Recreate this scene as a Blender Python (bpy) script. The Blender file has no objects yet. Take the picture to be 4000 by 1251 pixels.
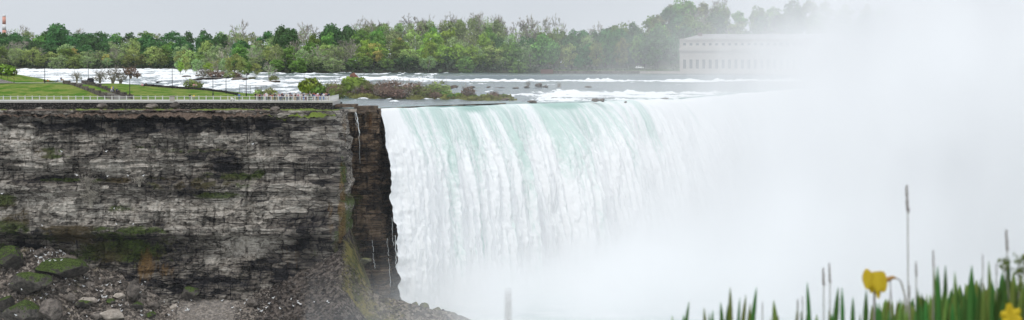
import bpy, bmesh, math, random
import numpy as np
from mathutils import Vector, Matrix, Euler

S = bpy.context.scene
COL = S.collection
random.seed(11)
RNG = np.random.default_rng(11)

# ------------------------------------------------------------------ camera frame of reference
FOC = 9697.0                       # focal length in photo pixels (photo is 4000 wide)
CAMZ = 13.1
TH = math.atan(400.5 / FOC)
CT, ST = math.cos(TH), math.sin(TH)

def P(u, v, Y):
    """world point at depth Y (metres along +y) seen at photo pixel u, v"""
    dx, dy = (u - 2000) / FOC, (625.5 - v) / FOC
    k = Y / (CT + dy * ST)
    return (dx * k, Y, CAMZ + (-ST + dy * CT) * k)

def UV(x, y, z):
    c = y * CT - (z - CAMZ) * ST
    h = y * ST + (z - CAMZ) * CT
    return 2000 + x / c * FOC, 625.5 - h / c * FOC

def XU(u, Y):
    return P(u, 300, Y)[0]

# ------------------------------------------------------------------ numpy noise
def _hash(ix, iy, iz, seed):
    h = (ix.astype(np.int64) * 374761393 + iy.astype(np.int64) * 668265263 + iz.astype(np.int64) * 2147483647 + seed * 974634533) & 0xFFFFFFFF
    h = ((h ^ (h >> 13)) * 1274126177) & 0xFFFFFFFF
    h = ((h ^ (h >> 16)) * 2246822519) & 0xFFFFFFFF
    h = h ^ (h >> 15)
    return (h & 0xFFFFFF) / float(0xFFFFFF)

def vnoise(x, y, z=0.0, seed=0):
    x, y, z = np.broadcast_arrays(np.asarray(x, float), np.asarray(y, float), np.asarray(z, float))
    fx, fy, fz = np.floor(x), np.floor(y), np.floor(z)
    tx, ty, tz = x - fx, y - fy, z - fz
    tx, ty, tz = [t * t * (3 - 2 * t) for t in (tx, ty, tz)]
    r = 0
    for i in (0, 1):
        for j in (0, 1):
            for k in (0, 1):
                w = (tx if i else 1 - tx) * (ty if j else 1 - ty) * (tz if k else 1 - tz)
                r = r + w * _hash(fx + i, fy + j, fz + k, seed)
    return r * 2 - 1

def fbm(x, y, z=0.0, octaves=4, seed=0, gain=0.5):
    a, f, r, n = 1.0, 1.0, 0.0, 0.0
    for o in range(octaves):
        r = r + a * vnoise(np.asarray(x) * f, np.asarray(y) * f, np.asarray(z) * f, seed + o * 17)
        n += a
        a *= gain
        f *= 2.03
    return r / n

def sstep(a, b, x):
    t = np.clip((np.asarray(x, float) - a) / (b - a), 0, 1)
    return t * t * (3 - 2 * t)

# ------------------------------------------------------------------ mesh helpers
def link(name, me, mat=None, parent=None):
    o = bpy.data.objects.new(name, me)
    COL.objects.link(o)
    if mat is not None:
        me.materials.append(mat)
    if parent is not None:
        o.parent = parent
    return o

def mesh_np(name, V, Q, smooth=False, attrs=None):
    """mesh from numpy vertices (n,3) and faces (m,3 or 4)"""
    V = np.ascontiguousarray(V, dtype=np.float32)
    Q = np.ascontiguousarray(Q, dtype=np.int32)
    me = bpy.data.meshes.new(name)
    n, k = Q.shape
    me.vertices.add(len(V)); me.vertices.foreach_set('co', V.ravel())
    me.loops.add(n * k); me.loops.foreach_set('vertex_index', Q.ravel())
    me.polygons.add(n)
    me.polygons.foreach_set('loop_start', np.arange(0, n * k, k, dtype=np.int32))
    me.polygons.foreach_set('loop_total', np.full(n, k, dtype=np.int32))
    me.polygons.foreach_set('use_smooth', np.full(n, smooth, dtype=bool))
    for an, arr in (attrs or {}).items():
        arr = np.asarray(arr, dtype=np.float32)
        if arr.ndim == 1:
            a = me.attributes.new(an, 'FLOAT', 'POINT'); a.data.foreach_set('value', arr)
        else:
            a = me.attributes.new(an, 'FLOAT_VECTOR', 'POINT'); a.data.foreach_set('vector', arr.ravel())
    me.update(calc_edges=True); me.validate()
    return me

def grid_mesh(name, X, Y, Z, smooth=False, attrs=None, flip=False):
    n, m = X.shape
    V = np.stack([X.ravel(), Y.ravel(), Z.ravel()], 1)
    i = np.arange(n * m).reshape(n, m)
    Q = np.stack([i[:-1, :-1].ravel(), i[:-1, 1:].ravel(), i[1:, 1:].ravel(), i[1:, :-1].ravel()], 1)
    if flip:
        Q = Q[:, ::-1]
    at = {}
    for k, a in (attrs or {}).items():
        at[k] = a.reshape(-1, 3) if a.ndim == 3 else a.ravel()
    return mesh_np(name, V, Q, smooth, at)

class MB:
    """collects boxes, tubes and prisms, then links them as one mesh object"""
    def __init__(s): s.v, s.f = [], []
    def add(s, V, Fs):
        b = len(s.v); s.v += [tuple(p) for p in V]; s.f += [tuple(b + i for i in f) for f in Fs]
        return s
    def box(s, x0, x1, y0, y1, z0, z1):
        V = [(x0,y0,z0),(x1,y0,z0),(x1,y1,z0),(x0,y1,z0),(x0,y0,z1),(x1,y0,z1),(x1,y1,z1),(x0,y1,z1)]
        return s.add(V, [(0,3,2,1),(4,5,6,7),(0,1,5,4),(1,2,6,5),(2,3,7,6),(3,0,4,7)])
    def tube(s, pts, rad, n=6, cap=True):
        pts = [Vector(p) for p in pts]
        if not hasattr(rad, '__len__'): rad = [rad] * len(pts)
        V, Fs = [], []
        prev = None
        for i, p in enumerate(pts):
            t = (pts[min(i + 1, len(pts) - 1)] - pts[max(i - 1, 0)])
            t = t.normalized() if t.length > 1e-9 else Vector((0, 0, 1))
            if prev is None:
                a = t.orthogonal().normalized()
            else:
                a = (prev - t * prev.dot(t)); a = a.normalized() if a.length > 1e-6 else t.orthogonal().normalized()
            prev = a
            b = t.cross(a)
            for k in range(n):
                an = 2 * math.pi * k / n
                V.append(p + (a * math.cos(an) + b * math.sin(an)) * rad[i])
        for i in range(len(pts) - 1):
            for k in range(n):
                k2 = (k + 1) % n
                Fs.append((i*n+k, i*n+k2, (i+1)*n+k2, (i+1)*n+k))
        if cap:
            Fs.append(tuple(range(n - 1, -1, -1))); Fs.append(tuple((len(pts)-1)*n + k for k in range(n)))
        return s.add(V, Fs)
    def lathe(s, prof, n=12, c=(0, 0, 0)):
        V, Fs = [], []
        for r, z in prof:
            for k in range(n):
                a = 2 * math.pi * k / n
                V.append((c[0] + r * math.cos(a), c[1] + r * math.sin(a), c[2] + z))
        for i in range(len(prof) - 1):
            for k in range(n):
                k2 = (k + 1) % n
                Fs.append((i*n+k, i*n+k2, (i+1)*n+k2, (i+1)*n+k))
        Fs.append(tuple(range(n - 1, -1, -1))); Fs.append(tuple((len(prof)-1)*n + k for k in range(n)))
        return s.add(V, Fs)
    def mesh(s, name, smooth=False):
        me = bpy.data.meshes.new(name); me.from_pydata(s.v, [], s.f); me.update()
        if smooth: me.polygons.foreach_set('use_smooth', [True] * len(me.polygons))
        return me
    def build(s, name, mat, parent=None, smooth=False):
        return link(name, s.mesh(name, smooth), mat, parent)

def tag(o, label=None, cat=None, group=None, kind=None):
    if label: o['label'] = label
    if cat: o['category'] = cat
    if group: o['group'] = group
    if kind: o['kind'] = kind
    return o

def empty(name, loc=(0, 0, 0), rz=0.0, scale=None):
    o = bpy.data.objects.new(name, None); COL.objects.link(o)
    o.location = loc; o.rotation_euler = (0, 0, rz)
    o.empty_display_size = 0.3
    if scale is not None: o.scale = scale
    return o

def copy_tree(src, loc=None, rz=None, scale=None):
    r = src.copy(); COL.objects.link(r)
    if loc is not None: r.location = loc
    if rz is not None: r.rotation_euler = (0, 0, rz)
    if scale is not None: r.scale = scale
    for ch in list(src.children):
        c = ch.copy(); COL.objects.link(c); c.parent = r
        for g in list(ch.children):
            d = g.copy(); COL.objects.link(d); d.parent = c
    return r

# ------------------------------------------------------------------ material helpers
class NT:
    def __init__(s, name):
        s.m = bpy.data.materials.new(name); s.m.use_nodes = True
        s.t = s.m.node_tree; s.t.nodes.clear()
        s.out = s.t.nodes.new('ShaderNodeOutputMaterial')
    def n(s, typ, ins=None, out=0, **props):
        nd = s.t.nodes.new('ShaderNode' + typ)
        for k, v in props.items(): setattr(nd, k, v)
        for k, v in (ins or {}).items():
            sock = nd.inputs[k]
            if isinstance(v, bpy.types.NodeSocket): s.t.links.new(v, sock)
            else: sock.default_value = v
        return nd.outputs[out]
    def math(s, op, a, b=0.0, clamp=False):
        return s.n('Math', {0: a, 1: b}, operation=op, use_clamp=clamp)
    def mr(s, v, a, b, c=0.0, d=1.0, smooth=True):
        return s.n('MapRange', {'Value': v, 'From Min': a, 'From Max': b, 'To Min': c, 'To Max': d}, interpolation_type='SMOOTHSTEP' if smooth else 'LINEAR')
    def mix(s, f, a, b, blend='MIX'):
        nd = s.t.nodes.new('ShaderNodeMix'); nd.data_type = 'RGBA'; nd.blend_type = blend
        for sock, v in ((nd.inputs[0], f), (nd.inputs[6], a), (nd.inputs[7], b)):
            if isinstance(v, bpy.types.NodeSocket): s.t.links.new(v, sock)
            else: sock.default_value = v if not isinstance(v, tuple) or len(v) == 4 else (*v, 1)
        return nd.outputs[2]
    def attr(s, name, out='Fac'):
        nd = s.t.nodes.new('ShaderNodeAttribute'); nd.attribute_name = name
        return nd.outputs[out]
    def noise(s, vec, scale, detail=4, rough=0.55, out=0, dist=0.0):
        return s.n('TexNoise', {'Vector': vec, 'Scale': scale, 'Detail': detail, 'Roughness': rough, 'Distortion': dist}, out)
    def scalev(s, vec, sc):
        return s.n('VectorMath', {0: vec, 1: sc}, operation='MULTIPLY')
    def pos(s):
        return s.n('NewGeometry')
    def obj(s):
        return s.n('TexCoord', out=3)
    def ramp(s, f, stops):
        nd = s.t.nodes.new('ShaderNodeValToRGB'); cr = nd.color_ramp
        while len(cr.elements) < len(stops): cr.elements.new(0.5)
        for e, (p, c) in zip(cr.elements, stops):
            e.position = p; e.color = (*c, 1)
        s.t.links.new(f, nd.inputs[0])
        return nd.outputs[0]
    def done(s, color, rough=0.8, bump=None, bstr=0.5, bdist=0.1, spec=0.3, normal=None, **extra):
        ins = {'Base Color': color if isinstance(color, bpy.types.NodeSocket) else (*color, 1), 'Roughness': rough, 'Specular IOR Level': spec}
        if bump is not None:
            normal = s.n('Bump', {'Height': bump, 'Strength': bstr, 'Distance': bdist})
        if normal is not None: ins['Normal'] = normal
        ins.update(extra)
        b = s.n('BsdfPrincipled', ins)
        s.t.links.new(b, s.out.inputs['Surface'])
        return s.m

def simple(name, col, rough=0.7, var=0.25, scale=3.0, spec=0.3, metallic=0.0):
    """one colour broken up by noise"""
    t = NT(name)
    nz = t.noise(t.obj(), scale, 5)
    c = t.mix(nz, tuple(max(0, x * (1 - var)) for x in col), tuple(min(1, x * (1 + var)) for x in col))
    return t.done(c, rough, spec=spec, Metallic=metallic)
MIST, HAZE = 0.0060, 0.00002
SKY_STR, SKY_SAT, SUN_STR, EXPOSURE = 0.12, 0.3, 0.95, 0.0
CLOUD, ZENITH = 7.0, 1.55
# ------------------------------------------------------------------ materials
M = {}
def leaf_mat(name, col, hue=0.03, val=0.5, trans=0.25):
    t = NT(name)
    rnd = t.n('ObjectInfo', out=5)
    nz = t.noise(t.obj(), 0.35, 3)
    c = t.mix(t.mr(nz, 0.32, 0.68), tuple(x * 0.5 for x in col), tuple(min(1, x * 1.55) for x in col))  # blob-scale noise puts light and shade of leaf clumps into the colour
    c = t.n('HueSaturation', {'Color': c, 'Hue': t.mr(rnd, 0, 1, 0.5 - hue, 0.5 + hue, False), 'Saturation': 0.95, 'Value': t.mr(rnd, 0, 1, 1 - val * 0.5, 1 + val * 0.5, False)})
    b = t.n('BsdfPrincipled', {'Base Color': c, 'Roughness': 0.7, 'Specular IOR Level': 0.1})
    tr = t.n('BsdfTranslucent', {'Color': c})
    t.t.links.new(t.n('MixShader', {0: trans, 1: b, 2: tr}), t.out.inputs['Surface'])
    return t.m
M['dark'] = leaf_mat('leaf_dark_green', (0.072, 0.185, 0.045), 0.02)
M['mid'] = leaf_mat('leaf_mid_green', (0.165, 0.29, 0.045), 0.03)
M['lime'] = leaf_mat('leaf_lime', (0.28, 0.42, 0.045), 0.02)
M['ochre'] = leaf_mat('leaf_ochre', (0.56, 0.48, 0.12), 0.015, 0.3)
M['bud'] = leaf_mat('leaf_grey_bud', (0.30, 0.40, 0.15), 0.03)
M['pale'] = leaf_mat('leaf_pale_green', (0.36, 0.45, 0.12), 0.025)
M['poplar'] = leaf_mat('leaf_poplar', (0.30, 0.40, 0.15), 0.02)
M['copper'] = leaf_mat('leaf_copper', (0.10, 0.045, 0.035), 0.01)
M['olive'] = leaf_mat('leaf_olive', (0.21, 0.25, 0.06), 0.02)
M['twig'] = leaf_mat('twig_grey', (0.33, 0.30, 0.25), 0.01, 0.4, 0.0)
M['redtwig'] = leaf_mat('twig_red_brown', (0.25, 0.165, 0.12), 0.015, 0.4, 0.0)
M['bark'] = simple('bark', (0.075, 0.06, 0.045), 0.9, 0.4, 2.0)

def grass_mat(name, c0, c1, sc=0.25):
    t = NT(name)
    p = t.pos()
    n1 = t.noise(p, sc, 6, 0.65)
    n2 = t.noise(p, 2.5, 4, 0.7)
    c = t.mix(t.mr(n1, 0.38, 0.62), c0, c1)
    c = t.mix(t.math('MULTIPLY', t.mr(n2, 0.45, 0.7), 0.65), c, tuple(x * 0.45 for x in c0))
    return t.done(c, 0.95, n2, 0.8, 0.25, spec=0.03)
M['lawn'] = grass_mat('lawn_grass', (0.075, 0.175, 0.016), (0.23, 0.26, 0.065))
t = NT('far_bank')
n1 = t.noise(t.pos(), 0.12, 5, 0.65)
c = t.mix(t.mr(n1, 0.35, 0.65), (0.10, 0.19, 0.03), (0.17, 0.23, 0.06))
c = t.mix(t.attr('soil'), c, t.mix(n1, (0.020, 0.022, 0.018), (0.06, 0.065, 0.035)))
M['fargrass'] = t.done(c, 0.95, spec=0.1)
M['wildgrass'] = grass_mat('wild_grass', (0.14, 0.17, 0.035), (0.24, 0.19, 0.08), 0.4)

t = NT('pale_paving')
M['paving'] = t.done(t.mix(t.noise(t.pos(), 0.8, 5), (0.40, 0.385, 0.36), (0.54, 0.52, 0.49)), 0.85)
t = NT('dark_rubble_masonry')
vo = t.n('TexVoronoi', {'Vector': t.scalev(t.pos(), (1.0, 1.0, 1.7)), 'Scale': 1.9}, 0, feature='F1')
vc = t.n('TexVoronoi', {'Vector': t.scalev(t.pos(), (1.0, 1.0, 1.7)), 'Scale': 1.9}, 1, feature='F1')
c = t.mix(t.n('SeparateColor', {0: vc}), (0.028, 0.024, 0.023), (0.12, 0.105, 0.095))
c = t.mix(t.mr(vo, 0.32, 0.55), c, (0.012, 0.011, 0.011))
M['masonry'] = t.done(c, 0.9, t.math('SUBTRACT', 1.0, vo), 1.0, 0.15)
M['stone'] = simple('grey_stone', (0.26, 0.245, 0.225), 0.85, 0.35, 1.2)
M['limestone'] = simple('pale_limestone', (0.42, 0.385, 0.345), 0.85, 0.22, 0.4)
M['roof'] = simple('grey_roof', (0.30, 0.29, 0.285), 0.8, 0.15, 0.4)
M['rail'] = simple('pale_grey_paint', (0.62, 0.62, 0.60), 0.45, 0.1, 2.0)
M['black'] = simple('black_metal', (0.018, 0.018, 0.02), 0.45, 0.2, 3.0, metallic=0.3)
M['lampglass'] = simple('frosted_lamp', (0.5, 0.5, 0.48), 0.3, 0.05)
t = NT('window_glass'); M['glass'] = t.done((0.03, 0.035, 0.04), 0.12, spec=0.6)
M['hazed_redpaint'] = simple('hazed_red_paint', (0.68, 0.33, 0.25), 0.6, 0.1, 0.05)  # smokestack red, lightened to put distance haze into the colour
M['whitepaint'] = simple('white_paint', (0.80, 0.80, 0.80), 0.5, 0.05, 0.5)
M['brick'] = simple('dark_brick', (0.14, 0.075, 0.06), 0.9, 0.35, 2.0)
M['rust'] = simple('rusty_iron', (0.20, 0.085, 0.055), 0.9, 0.4, 1.2)
M['tyre'] = simple('black_rubber', (0.02, 0.02, 0.02), 0.9, 0.1)

# dirt bench on top of the cliff
t = NT('dirt_bench')
p = t.pos()
n1 = t.noise(p, 0.5, 6, 0.7); n2 = t.noise(p, 2.2, 5, 0.7)
c = t.mix(t.mr(n2, 0.3, 0.7), (0.05, 0.036, 0.028), (0.21, 0.155, 0.12))
g = t.mix(n2, (0.09, 0.15, 0.02), (0.22, 0.26, 0.06))
c = t.mix(t.mr(t.math('ADD', t.attr('grass'), t.math('SUBTRACT', n1, 0.5)), 0.35, 0.6), c, g)
c = t.mix(t.mr(t.noise(p, 1.1, 3, 0.8), 0.66, 0.7), c, (0.42, 0.37, 0.32))
M['dirt'] = t.done(c, 0.95, n2, 1.0, 0.4, spec=0.1)

# layered limestone of the gorge wall, st = (metres along the wall, height, 0)
t = NT('layered_limestone')
st = t.attr('st', 'Vector')
n_str = t.noise(t.scalev(st, (0.09, 1.1, 1)), 1.0, 8, 0.72)
n_blk = t.noise(t.scalev(st, (0.55, 0.8, 1)), 1.0, 6, 0.7)
n_stn = t.noise(t.scalev(st, (1.1, 0.10, 1)), 1.0, 6, 0.72)
n_fin = t.noise(t.scalev(st, (1.3, 2.4, 1)), 1.0, 5, 0.8)
n_big = t.noise(t.scalev(st, (0.05, 0.09, 1)), 1.0, 3, 0.5)
f = t.math('ADD', t.math('ADD', t.math('MULTIPLY', n_str, 0.40), 0.004), t.math('MULTIPLY', n_blk, 0.44))
f = t.math('ADD', f, t.math('MULTIPLY', n_fin, 0.34))
f = t.math('ADD', f, t.math('MULTIPLY', t.math('SUBTRACT', n_big, 0.5), 0.22))
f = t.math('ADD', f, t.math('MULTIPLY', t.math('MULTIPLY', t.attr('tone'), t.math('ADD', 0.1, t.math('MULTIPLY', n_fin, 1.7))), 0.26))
f = t.math('SUBTRACT', f, t.math('MULTIPLY', t.mr(n_stn, 0.52, 0.70), 0.16))
warp = t.n('VectorMath', {0: t.scalev(st, (0.30, 0.85, 1)), 1: t.n('VectorMath', {0: t.noise(st, 0.5, 3, 0.6, 1), 1: (0.9, 0.5, 0)}, operation='MULTIPLY')}, operation='ADD')
vedge = t.n('TexVoronoi', {'Vector': warp, 'Scale': 1.0}, 0, feature='DISTANCE_TO_EDGE', voronoi_dimensions='2D')
vcell = t.n('SeparateColor', {0: t.n('TexVoronoi', {'Vector': warp, 'Scale': 1.0}, 1, voronoi_dimensions='2D')})
n_bed = t.noise(t.scalev(st, (0.025, 0.8, 1)), 1.0, 3, 0.6)
bed = t.math('ABSOLUTE', t.math('SUBTRACT', t.math('FRACT', t.math('MULTIPLY', n_bed, 9.0)), 0.5))
f = t.math('ADD', f, t.math('MULTIPLY', t.math('SUBTRACT', vcell, 0.5), 0.17))
f = t.math('SUBTRACT', f, t.math('MULTIPLY', t.mr(vedge, 0.08, 0.0), 0.12))
f = t.math('SUBTRACT', f, t.math('MULTIPLY', t.math('MULTIPLY', t.mr(bed, 0.16, 0.02), n_blk), 0.34))
c = t.ramp(f, [(0.34, (0.009, 0.0085, 0.0105)), (0.43, (0.040, 0.036, 0.036)), (0.52, (0.130, 0.112, 0.094)), (0.61, (0.27, 0.245, 0.212)), (0.78, (0.54, 0.495, 0.44))])
mo = t.math('ADD', t.attr('moss'), t.math('MULTIPLY', t.math('SUBTRACT', n_blk, 0.5), 1.6))
mossc = t.mix(t.mr(n_fin, 0.35, 0.65), (0.020, 0.026, 0.008), (0.085, 0.125, 0.022))
mossc = t.mix(t.mr(n_big, 0.5, 0.62), mossc, (0.065, 0.048, 0.022))
c = t.mix(t.math('MULTIPLY', t.mr(mo, 0.36, 0.64), 0.9), c, mossc)
ru = t.math('ADD', t.attr('rust'), t.math('MULTIPLY', t.math('SUBTRACT', n_stn, 0.5), 1.5))
rustc = t.mix(t.mr(n_fin, 0.3, 0.7), (0.05, 0.022, 0.006), (0.25, 0.15, 0.05))
c = t.mix(t.math('MULTIPLY', t.mr(ru, 0.42, 0.8), 0.75), c, rustc)
wet = t.attr('wet')
c = t.mix(wet, c, t.mix(1.0, c, (0.64, 0.49, 0.36, 1), 'MULTIPLY'))
M['cliff'] = t.done(c, t.mr(wet, 0, 1, 0.9, 0.5), t.math('ADD', n_fin, n_blk), 1.0, 0.35, spec=0.2)

# talus: gravel and rubble
t = NT('talus_gravel')
p = t.pos()
n1 = t.noise(p, 1.3, 6, 0.75); n2 = t.noise(p, 0.25, 4, 0.6)
vo = t.n('TexVoronoi', {'Vector': p, 'Scale': 1.6, 'Randomness': 1.0}, 1)
vv = t.n('SeparateColor', {0: vo})
f = t.math('ADD', t.math('MULTIPLY', n1, 0.7), t.math('MULTIPLY', vv, 0.3))
c = t.ramp(f, [(0.30, (0.022, 0.019, 0.018)), (0.47, (0.11, 0.092, 0.078)), (0.60, (0.30, 0.255, 0.215)), (0.85, (0.48, 0.44, 0.40))])
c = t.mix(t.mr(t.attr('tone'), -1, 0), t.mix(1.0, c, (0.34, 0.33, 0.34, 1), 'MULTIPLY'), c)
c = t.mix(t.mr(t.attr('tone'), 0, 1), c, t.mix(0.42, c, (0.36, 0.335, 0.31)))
mo = t.math('ADD', t.attr('moss'), t.math('MULTIPLY', t.math('SUBTRACT', n1, 0.5), 1.5))
mossc = t.mix(t.mr(n2, 0.4, 0.6), (0.06, 0.07, 0.018), (0.20, 0.17, 0.05))
c = t.mix(t.math('MULTIPLY', t.mr(mo, 0.4, 0.8), 0.85), c, mossc)
M['talus'] = t.done(c, 0.95, n1, 1.0, 0.4, spec=0.1)

def rock_mat(name, c0, c1, moss, mcol0=(0.018, 0.026, 0.009), mcol1=(0.085, 0.125, 0.026)):
    t = NT(name)
    p = t.pos()
    n1 = t.noise(p, 0.9, 6, 0.7); n2 = t.noise(p, 2.6, 4, 0.7)
    rnd = t.n('ObjectInfo', out=5)
    c = t.mix(t.mr(n1, 0.3, 0.7), c0, c1)
    c = t.mix(1.0, c, t.n('CombineColor', {0: t.mr(rnd, 0, 1, 0.7, 1.2, False), 1: t.mr(rnd, 0, 1, 0.7, 1.2, False), 2: t.mr(rnd, 0, 1, 0.7, 1.2, False)}), 'MULTIPLY')
    if moss > 0:
        nz = t.n('SeparateXYZ', {0: t.n('NewGeometry', out=1)}, 2)
        f = t.math('ADD', nz, t.math('MULTIPLY', t.math('SUBTRACT', n1, 0.5), 3.0))
        c = t.mix(t.mr(f, 0.75 - moss * 0.75, 1.05 - moss * 0.75), c, t.mix(t.mr(n2, 0.35, 0.65), mcol0, mcol1))
    return t.done(c, 0.9, n1, 1.0, 0.3, spec=0.15)
M['boulder'] = rock_mat('grey_boulder', (0.05, 0.043, 0.038), (0.22, 0.19, 0.165), 0)
M['mossrock'] = rock_mat('mossy_boulder', (0.03, 0.027, 0.025), (0.13, 0.115, 0.10), 0.56)
M['palerock'] = rock_mat('pale_boulder', (0.26, 0.225, 0.19), (0.5, 0.44, 0.38), 0)
M['wetrock'] = rock_mat('wet_brown_rock', (0.045, 0.035, 0.028), (0.19, 0.14, 0.10), 0)
M['greyolive'] = rock_mat('olive_grey_rock', (0.08, 0.08, 0.06), (0.20, 0.19, 0.14), 0.4, (0.10, 0.11, 0.05), (0.18, 0.18, 0.08))

# river: foam attribute plus finer noise
t = NT('river_water')
p = t.pos()
n1 = t.noise(t.scalev(p, (0.32, 0.12, 1)), 1.0, 5, 0.7)
n2 = t.noise(t.scalev(p, (1.2, 0.5, 1)), 1.0, 4, 0.7)
fo = t.math('ADD', t.attr('foam'), t.math('ADD', t.math('MULTIPLY', t.math('SUBTRACT', n1, 0.5), 0.9), t.math('MULTIPLY', t.math('SUBTRACT', n2, 0.5), 0.75)))
fm = t.mr(fo, 0.42, 0.72)
deep = t.mix(t.attr('green'), (0.085, 0.125, 0.135), (0.13, 0.27, 0.24))
c = t.mix(fm, deep, (0.88, 0.89, 0.89))
M['river'] = t.done(c, t.mr(fm, 0, 1, 0.16, 0.85), t.math('ADD', n2, t.math('MULTIPLY', n1, 0.5)), 0.8, 0.5, spec=0.22)

# falling water, st = (metres along the brink, metres fallen, 0)
t = NT('falling_water')
st = t.attr('st', 'Vector')
n1 = t.noise(t.scalev(st, (0.13, 0.018, 1)), 1.0, 4, 0.55)
n2 = t.noise(t.scalev(st, (0.9, 0.10, 1)), 1.0, 5, 0.65)
n3 = t.noise(t.scalev(st, (1.5, 0.7, 1)), 1.0, 6, 0.8)
g = t.math('ADD', t.math('MULTIPLY', n1, 0.85), t.math('ADD', t.math('MULTIPLY', n2, 0.30), t.math('MULTIPLY', n3, 0.42)))
g = t.math('SUBTRACT', g, t.attr('age'))
c = t.mix(t.mr(g, 0.55, 0.78), (0.96, 0.965, 0.965), (0.58, 0.72, 0.67))
c = t.mix(t.mr(t.math('SUBTRACT', t.attr('lip'), t.math('MULTIPLY', n2, 0.9)), 0.1, 0.5), c, (0.36, 0.54, 0.48))
M['falls'] = t.done(c, 0.55, t.math('ADD', n3, n2), 0.7, 0.5, spec=0.25)
t = NT('white_spray_ribbon')
M['ribbon'] = t.done(t.mix(t.noise(t.scalev(t.pos(), (2, 2, 0.4)), 1.0, 4), (0.55, 0.6, 0.6), (0.95, 0.95, 0.95)), 0.6)
t = NT('churned_pool')
n1 = t.noise(t.pos(), 0.06, 6, 0.65)
M['pool'] = t.done(t.mix(t.mr(n1, 0.35, 0.6), (0.48, 0.55, 0.54), (0.76, 0.78, 0.78)), 0.5, n1, 0.5, 0.5)
# ------------------------------------------------------------------ river level
BX = np.array([-60, -46, -34, -20, 0, 22, 47.6, 67, 85, 110, 150, 200, 260, 340, 480, 600.])
BY = np.array([664, 640, 625, 655, 694, 730, 770, 820, 880, 940, 960, 930, 860, 760, 600, 470.])
def brink_y(x): return np.interp(x, BX, BY, left=664)
def shore_y(x):
    """far bank"""
    return np.interp(x, [-420, -215, -150, -125, 700], [1720, 1660, 1400, 1275, 1255])
def river_z(x, y):
    x = np.asarray(x, float); y = np.asarray(y, float)
    left = 5.0 * sstep(700, 1300, y)
    right = 2.5 * sstep(720, 1120, y) + 2.2 * sstep(1141, 1149, y) + 0.3 * sstep(1150, 1260, y)
    w = sstep(-60, -15, x)
    return left * (1 - w) + right * w
def on_river(u, v):
    """river point seen at photo pixel u, v"""
    y = 800.0
    for _ in range(60):
        x = XU(u, y)
        zt = float(river_z(x, y))
        y2 = (CAMZ - zt) / max(1e-3, (v - 225.0)) * FOC
        y = y * 0.6 + min(max(y2, 600), 1650) * 0.4
    return XU(u, y), y, float(river_z(XU(u, y), y))

# ------------------------------------------------------------------ river surface
xs = np.concatenate([np.linspace(-460, -160, 260), np.linspace(-159, 150, 560), np.linspace(151.5, 600, 260)])
ws = np.linspace(0, 1, 460) ** 1.7
XX, WW = np.meshgrid(xs, ws)
y0 = brink_y(xs); y0 = np.where(xs < -60, 664 + np.clip(-60 - xs, 0, 80) * 0.5, y0)
y1 = shore_y(xs) + 25
YY = y0[None, :] + (y1 - y0)[None, :] * WW
ZR = river_z(XX, YY)
# roughness of the water: strong rapids upstream of the promenade, milder toward the brink
U, Vp = 2000 + XX / YY * FOC, 225 + (CAMZ - ZR) / YY * FOC
wild = 0.45 + 0.42 * sstep(1500, 700, U) * sstep(690, 820, YY)
onweir = sstep(-40, 10, XX)
calm = onweir * sstep(1147, 1155, YY)                      # smooth pool above the weir
face = onweir * sstep(1138, 1141, YY) * sstep(1152, 1147, YY)
wild = wild * (1 - 0.9 * calm) * (1 - 0.85 * face)
d_br = YY - y0[None, :]
nearbr = sstep(30, 3, d_br)
wv = fbm(XX * 0.11, YY * 0.045, 0, 4, 3) * 1.0 + 0.55 * fbm(XX * 0.45, YY * 0.2, 0, 3, 9)
crest = fbm(XX * 0.06, YY * 0.022, 0, 3, 21)
ridge = 1 - np.abs(fbm(XX * 0.035, YY * 0.05, 0, 3, 33)) * 2.4
ZZ = ZR + wild * (0.62 * wv + 0.38 * np.clip(ridge, 0, 1)) * sstep(2, 30, d_br) + 0.28 * wv * nearbr
foam = wild * 0.55 + 0.75 * wv * wild + 0.45 * crest + 0.40 * np.clip(ridge, -0.2, 1) - 0.43
# white line below the weir, and rapids line around photo row 365-395
wn = 6 * fbm(XX * 0.03, 0, 0, 3, 55)
foam += 0.85 * sstep(1141, 1136, YY + wn * 0.3) * sstep(1040, 1100, YY + wn * 5 + 40 * wv) * sstep(-80, -60, XX)
ZZ += onweir * 0.9 * np.clip(fbm(XX * 0.16, YY * 0.03, 0, 3, 61) + 0.2 + 0.8 * fbm(XX * 0.55, YY * 0.08, 0, 3, 62), 0, 1.3) * sstep(1139, 1134, YY) * sstep(1100, 1125, YY)
foam -= onweir * 0.40 * sstep(1095, 1050, YY + wn * 2) * sstep(850, 900, YY + wn)
foam += 0.62 * sstep(-2, 18, XX) * sstep(925, 850, YY + wn * 4 + 25 * wv) * sstep(2, 14, d_br)
ZZ += 0.5 * np.clip(wv, 0, 1) * sstep(-2, 18, XX) * sstep(925, 850, YY) * sstep(6, 20, d_br)
foam -= 0.32 * sstep(10, -10, XX) * sstep(760, 735, YY)
caps = np.clip(fbm(XX * 0.24, YY * 0.05, 0, 4, 77) - 0.09, 0, 1) * sstep(4, 25, d_br)
foam += 1.7 * caps * (0.6 + 0.4 * wild); ZZ += 1.1 * caps * (1 - calm) * (1 - face)
foam -= 1.2 * np.clip(calm + face, 0, 1)
foam += 0.26 * (1 - onweir) * sstep(800, 960, YY) * sstep(-20, -60, XX)
# streaks over the lip, foam where the fall already starts to break
lipn = fbm(XX * 0.16, d_br * 0.03, 0, 3, 71)
foam = foam * (1 - nearbr * 0.5) + nearbr * (0.10 + 0.5 * lipn + 0.25 * sstep(18, 55, XX))
green = sstep(45, 4, d_br) * 0.95
ZZ = np.where(d_br < 2.5, ZR + 0.45 * fbm(XX * 0.13, 0, 0, 3, 140), ZZ)
river = link('river', grid_mesh('river', XX, YY, ZZ, True, {'foam': foam, 'green': green}), M['river'])
tag(river, kind='structure')

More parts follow.
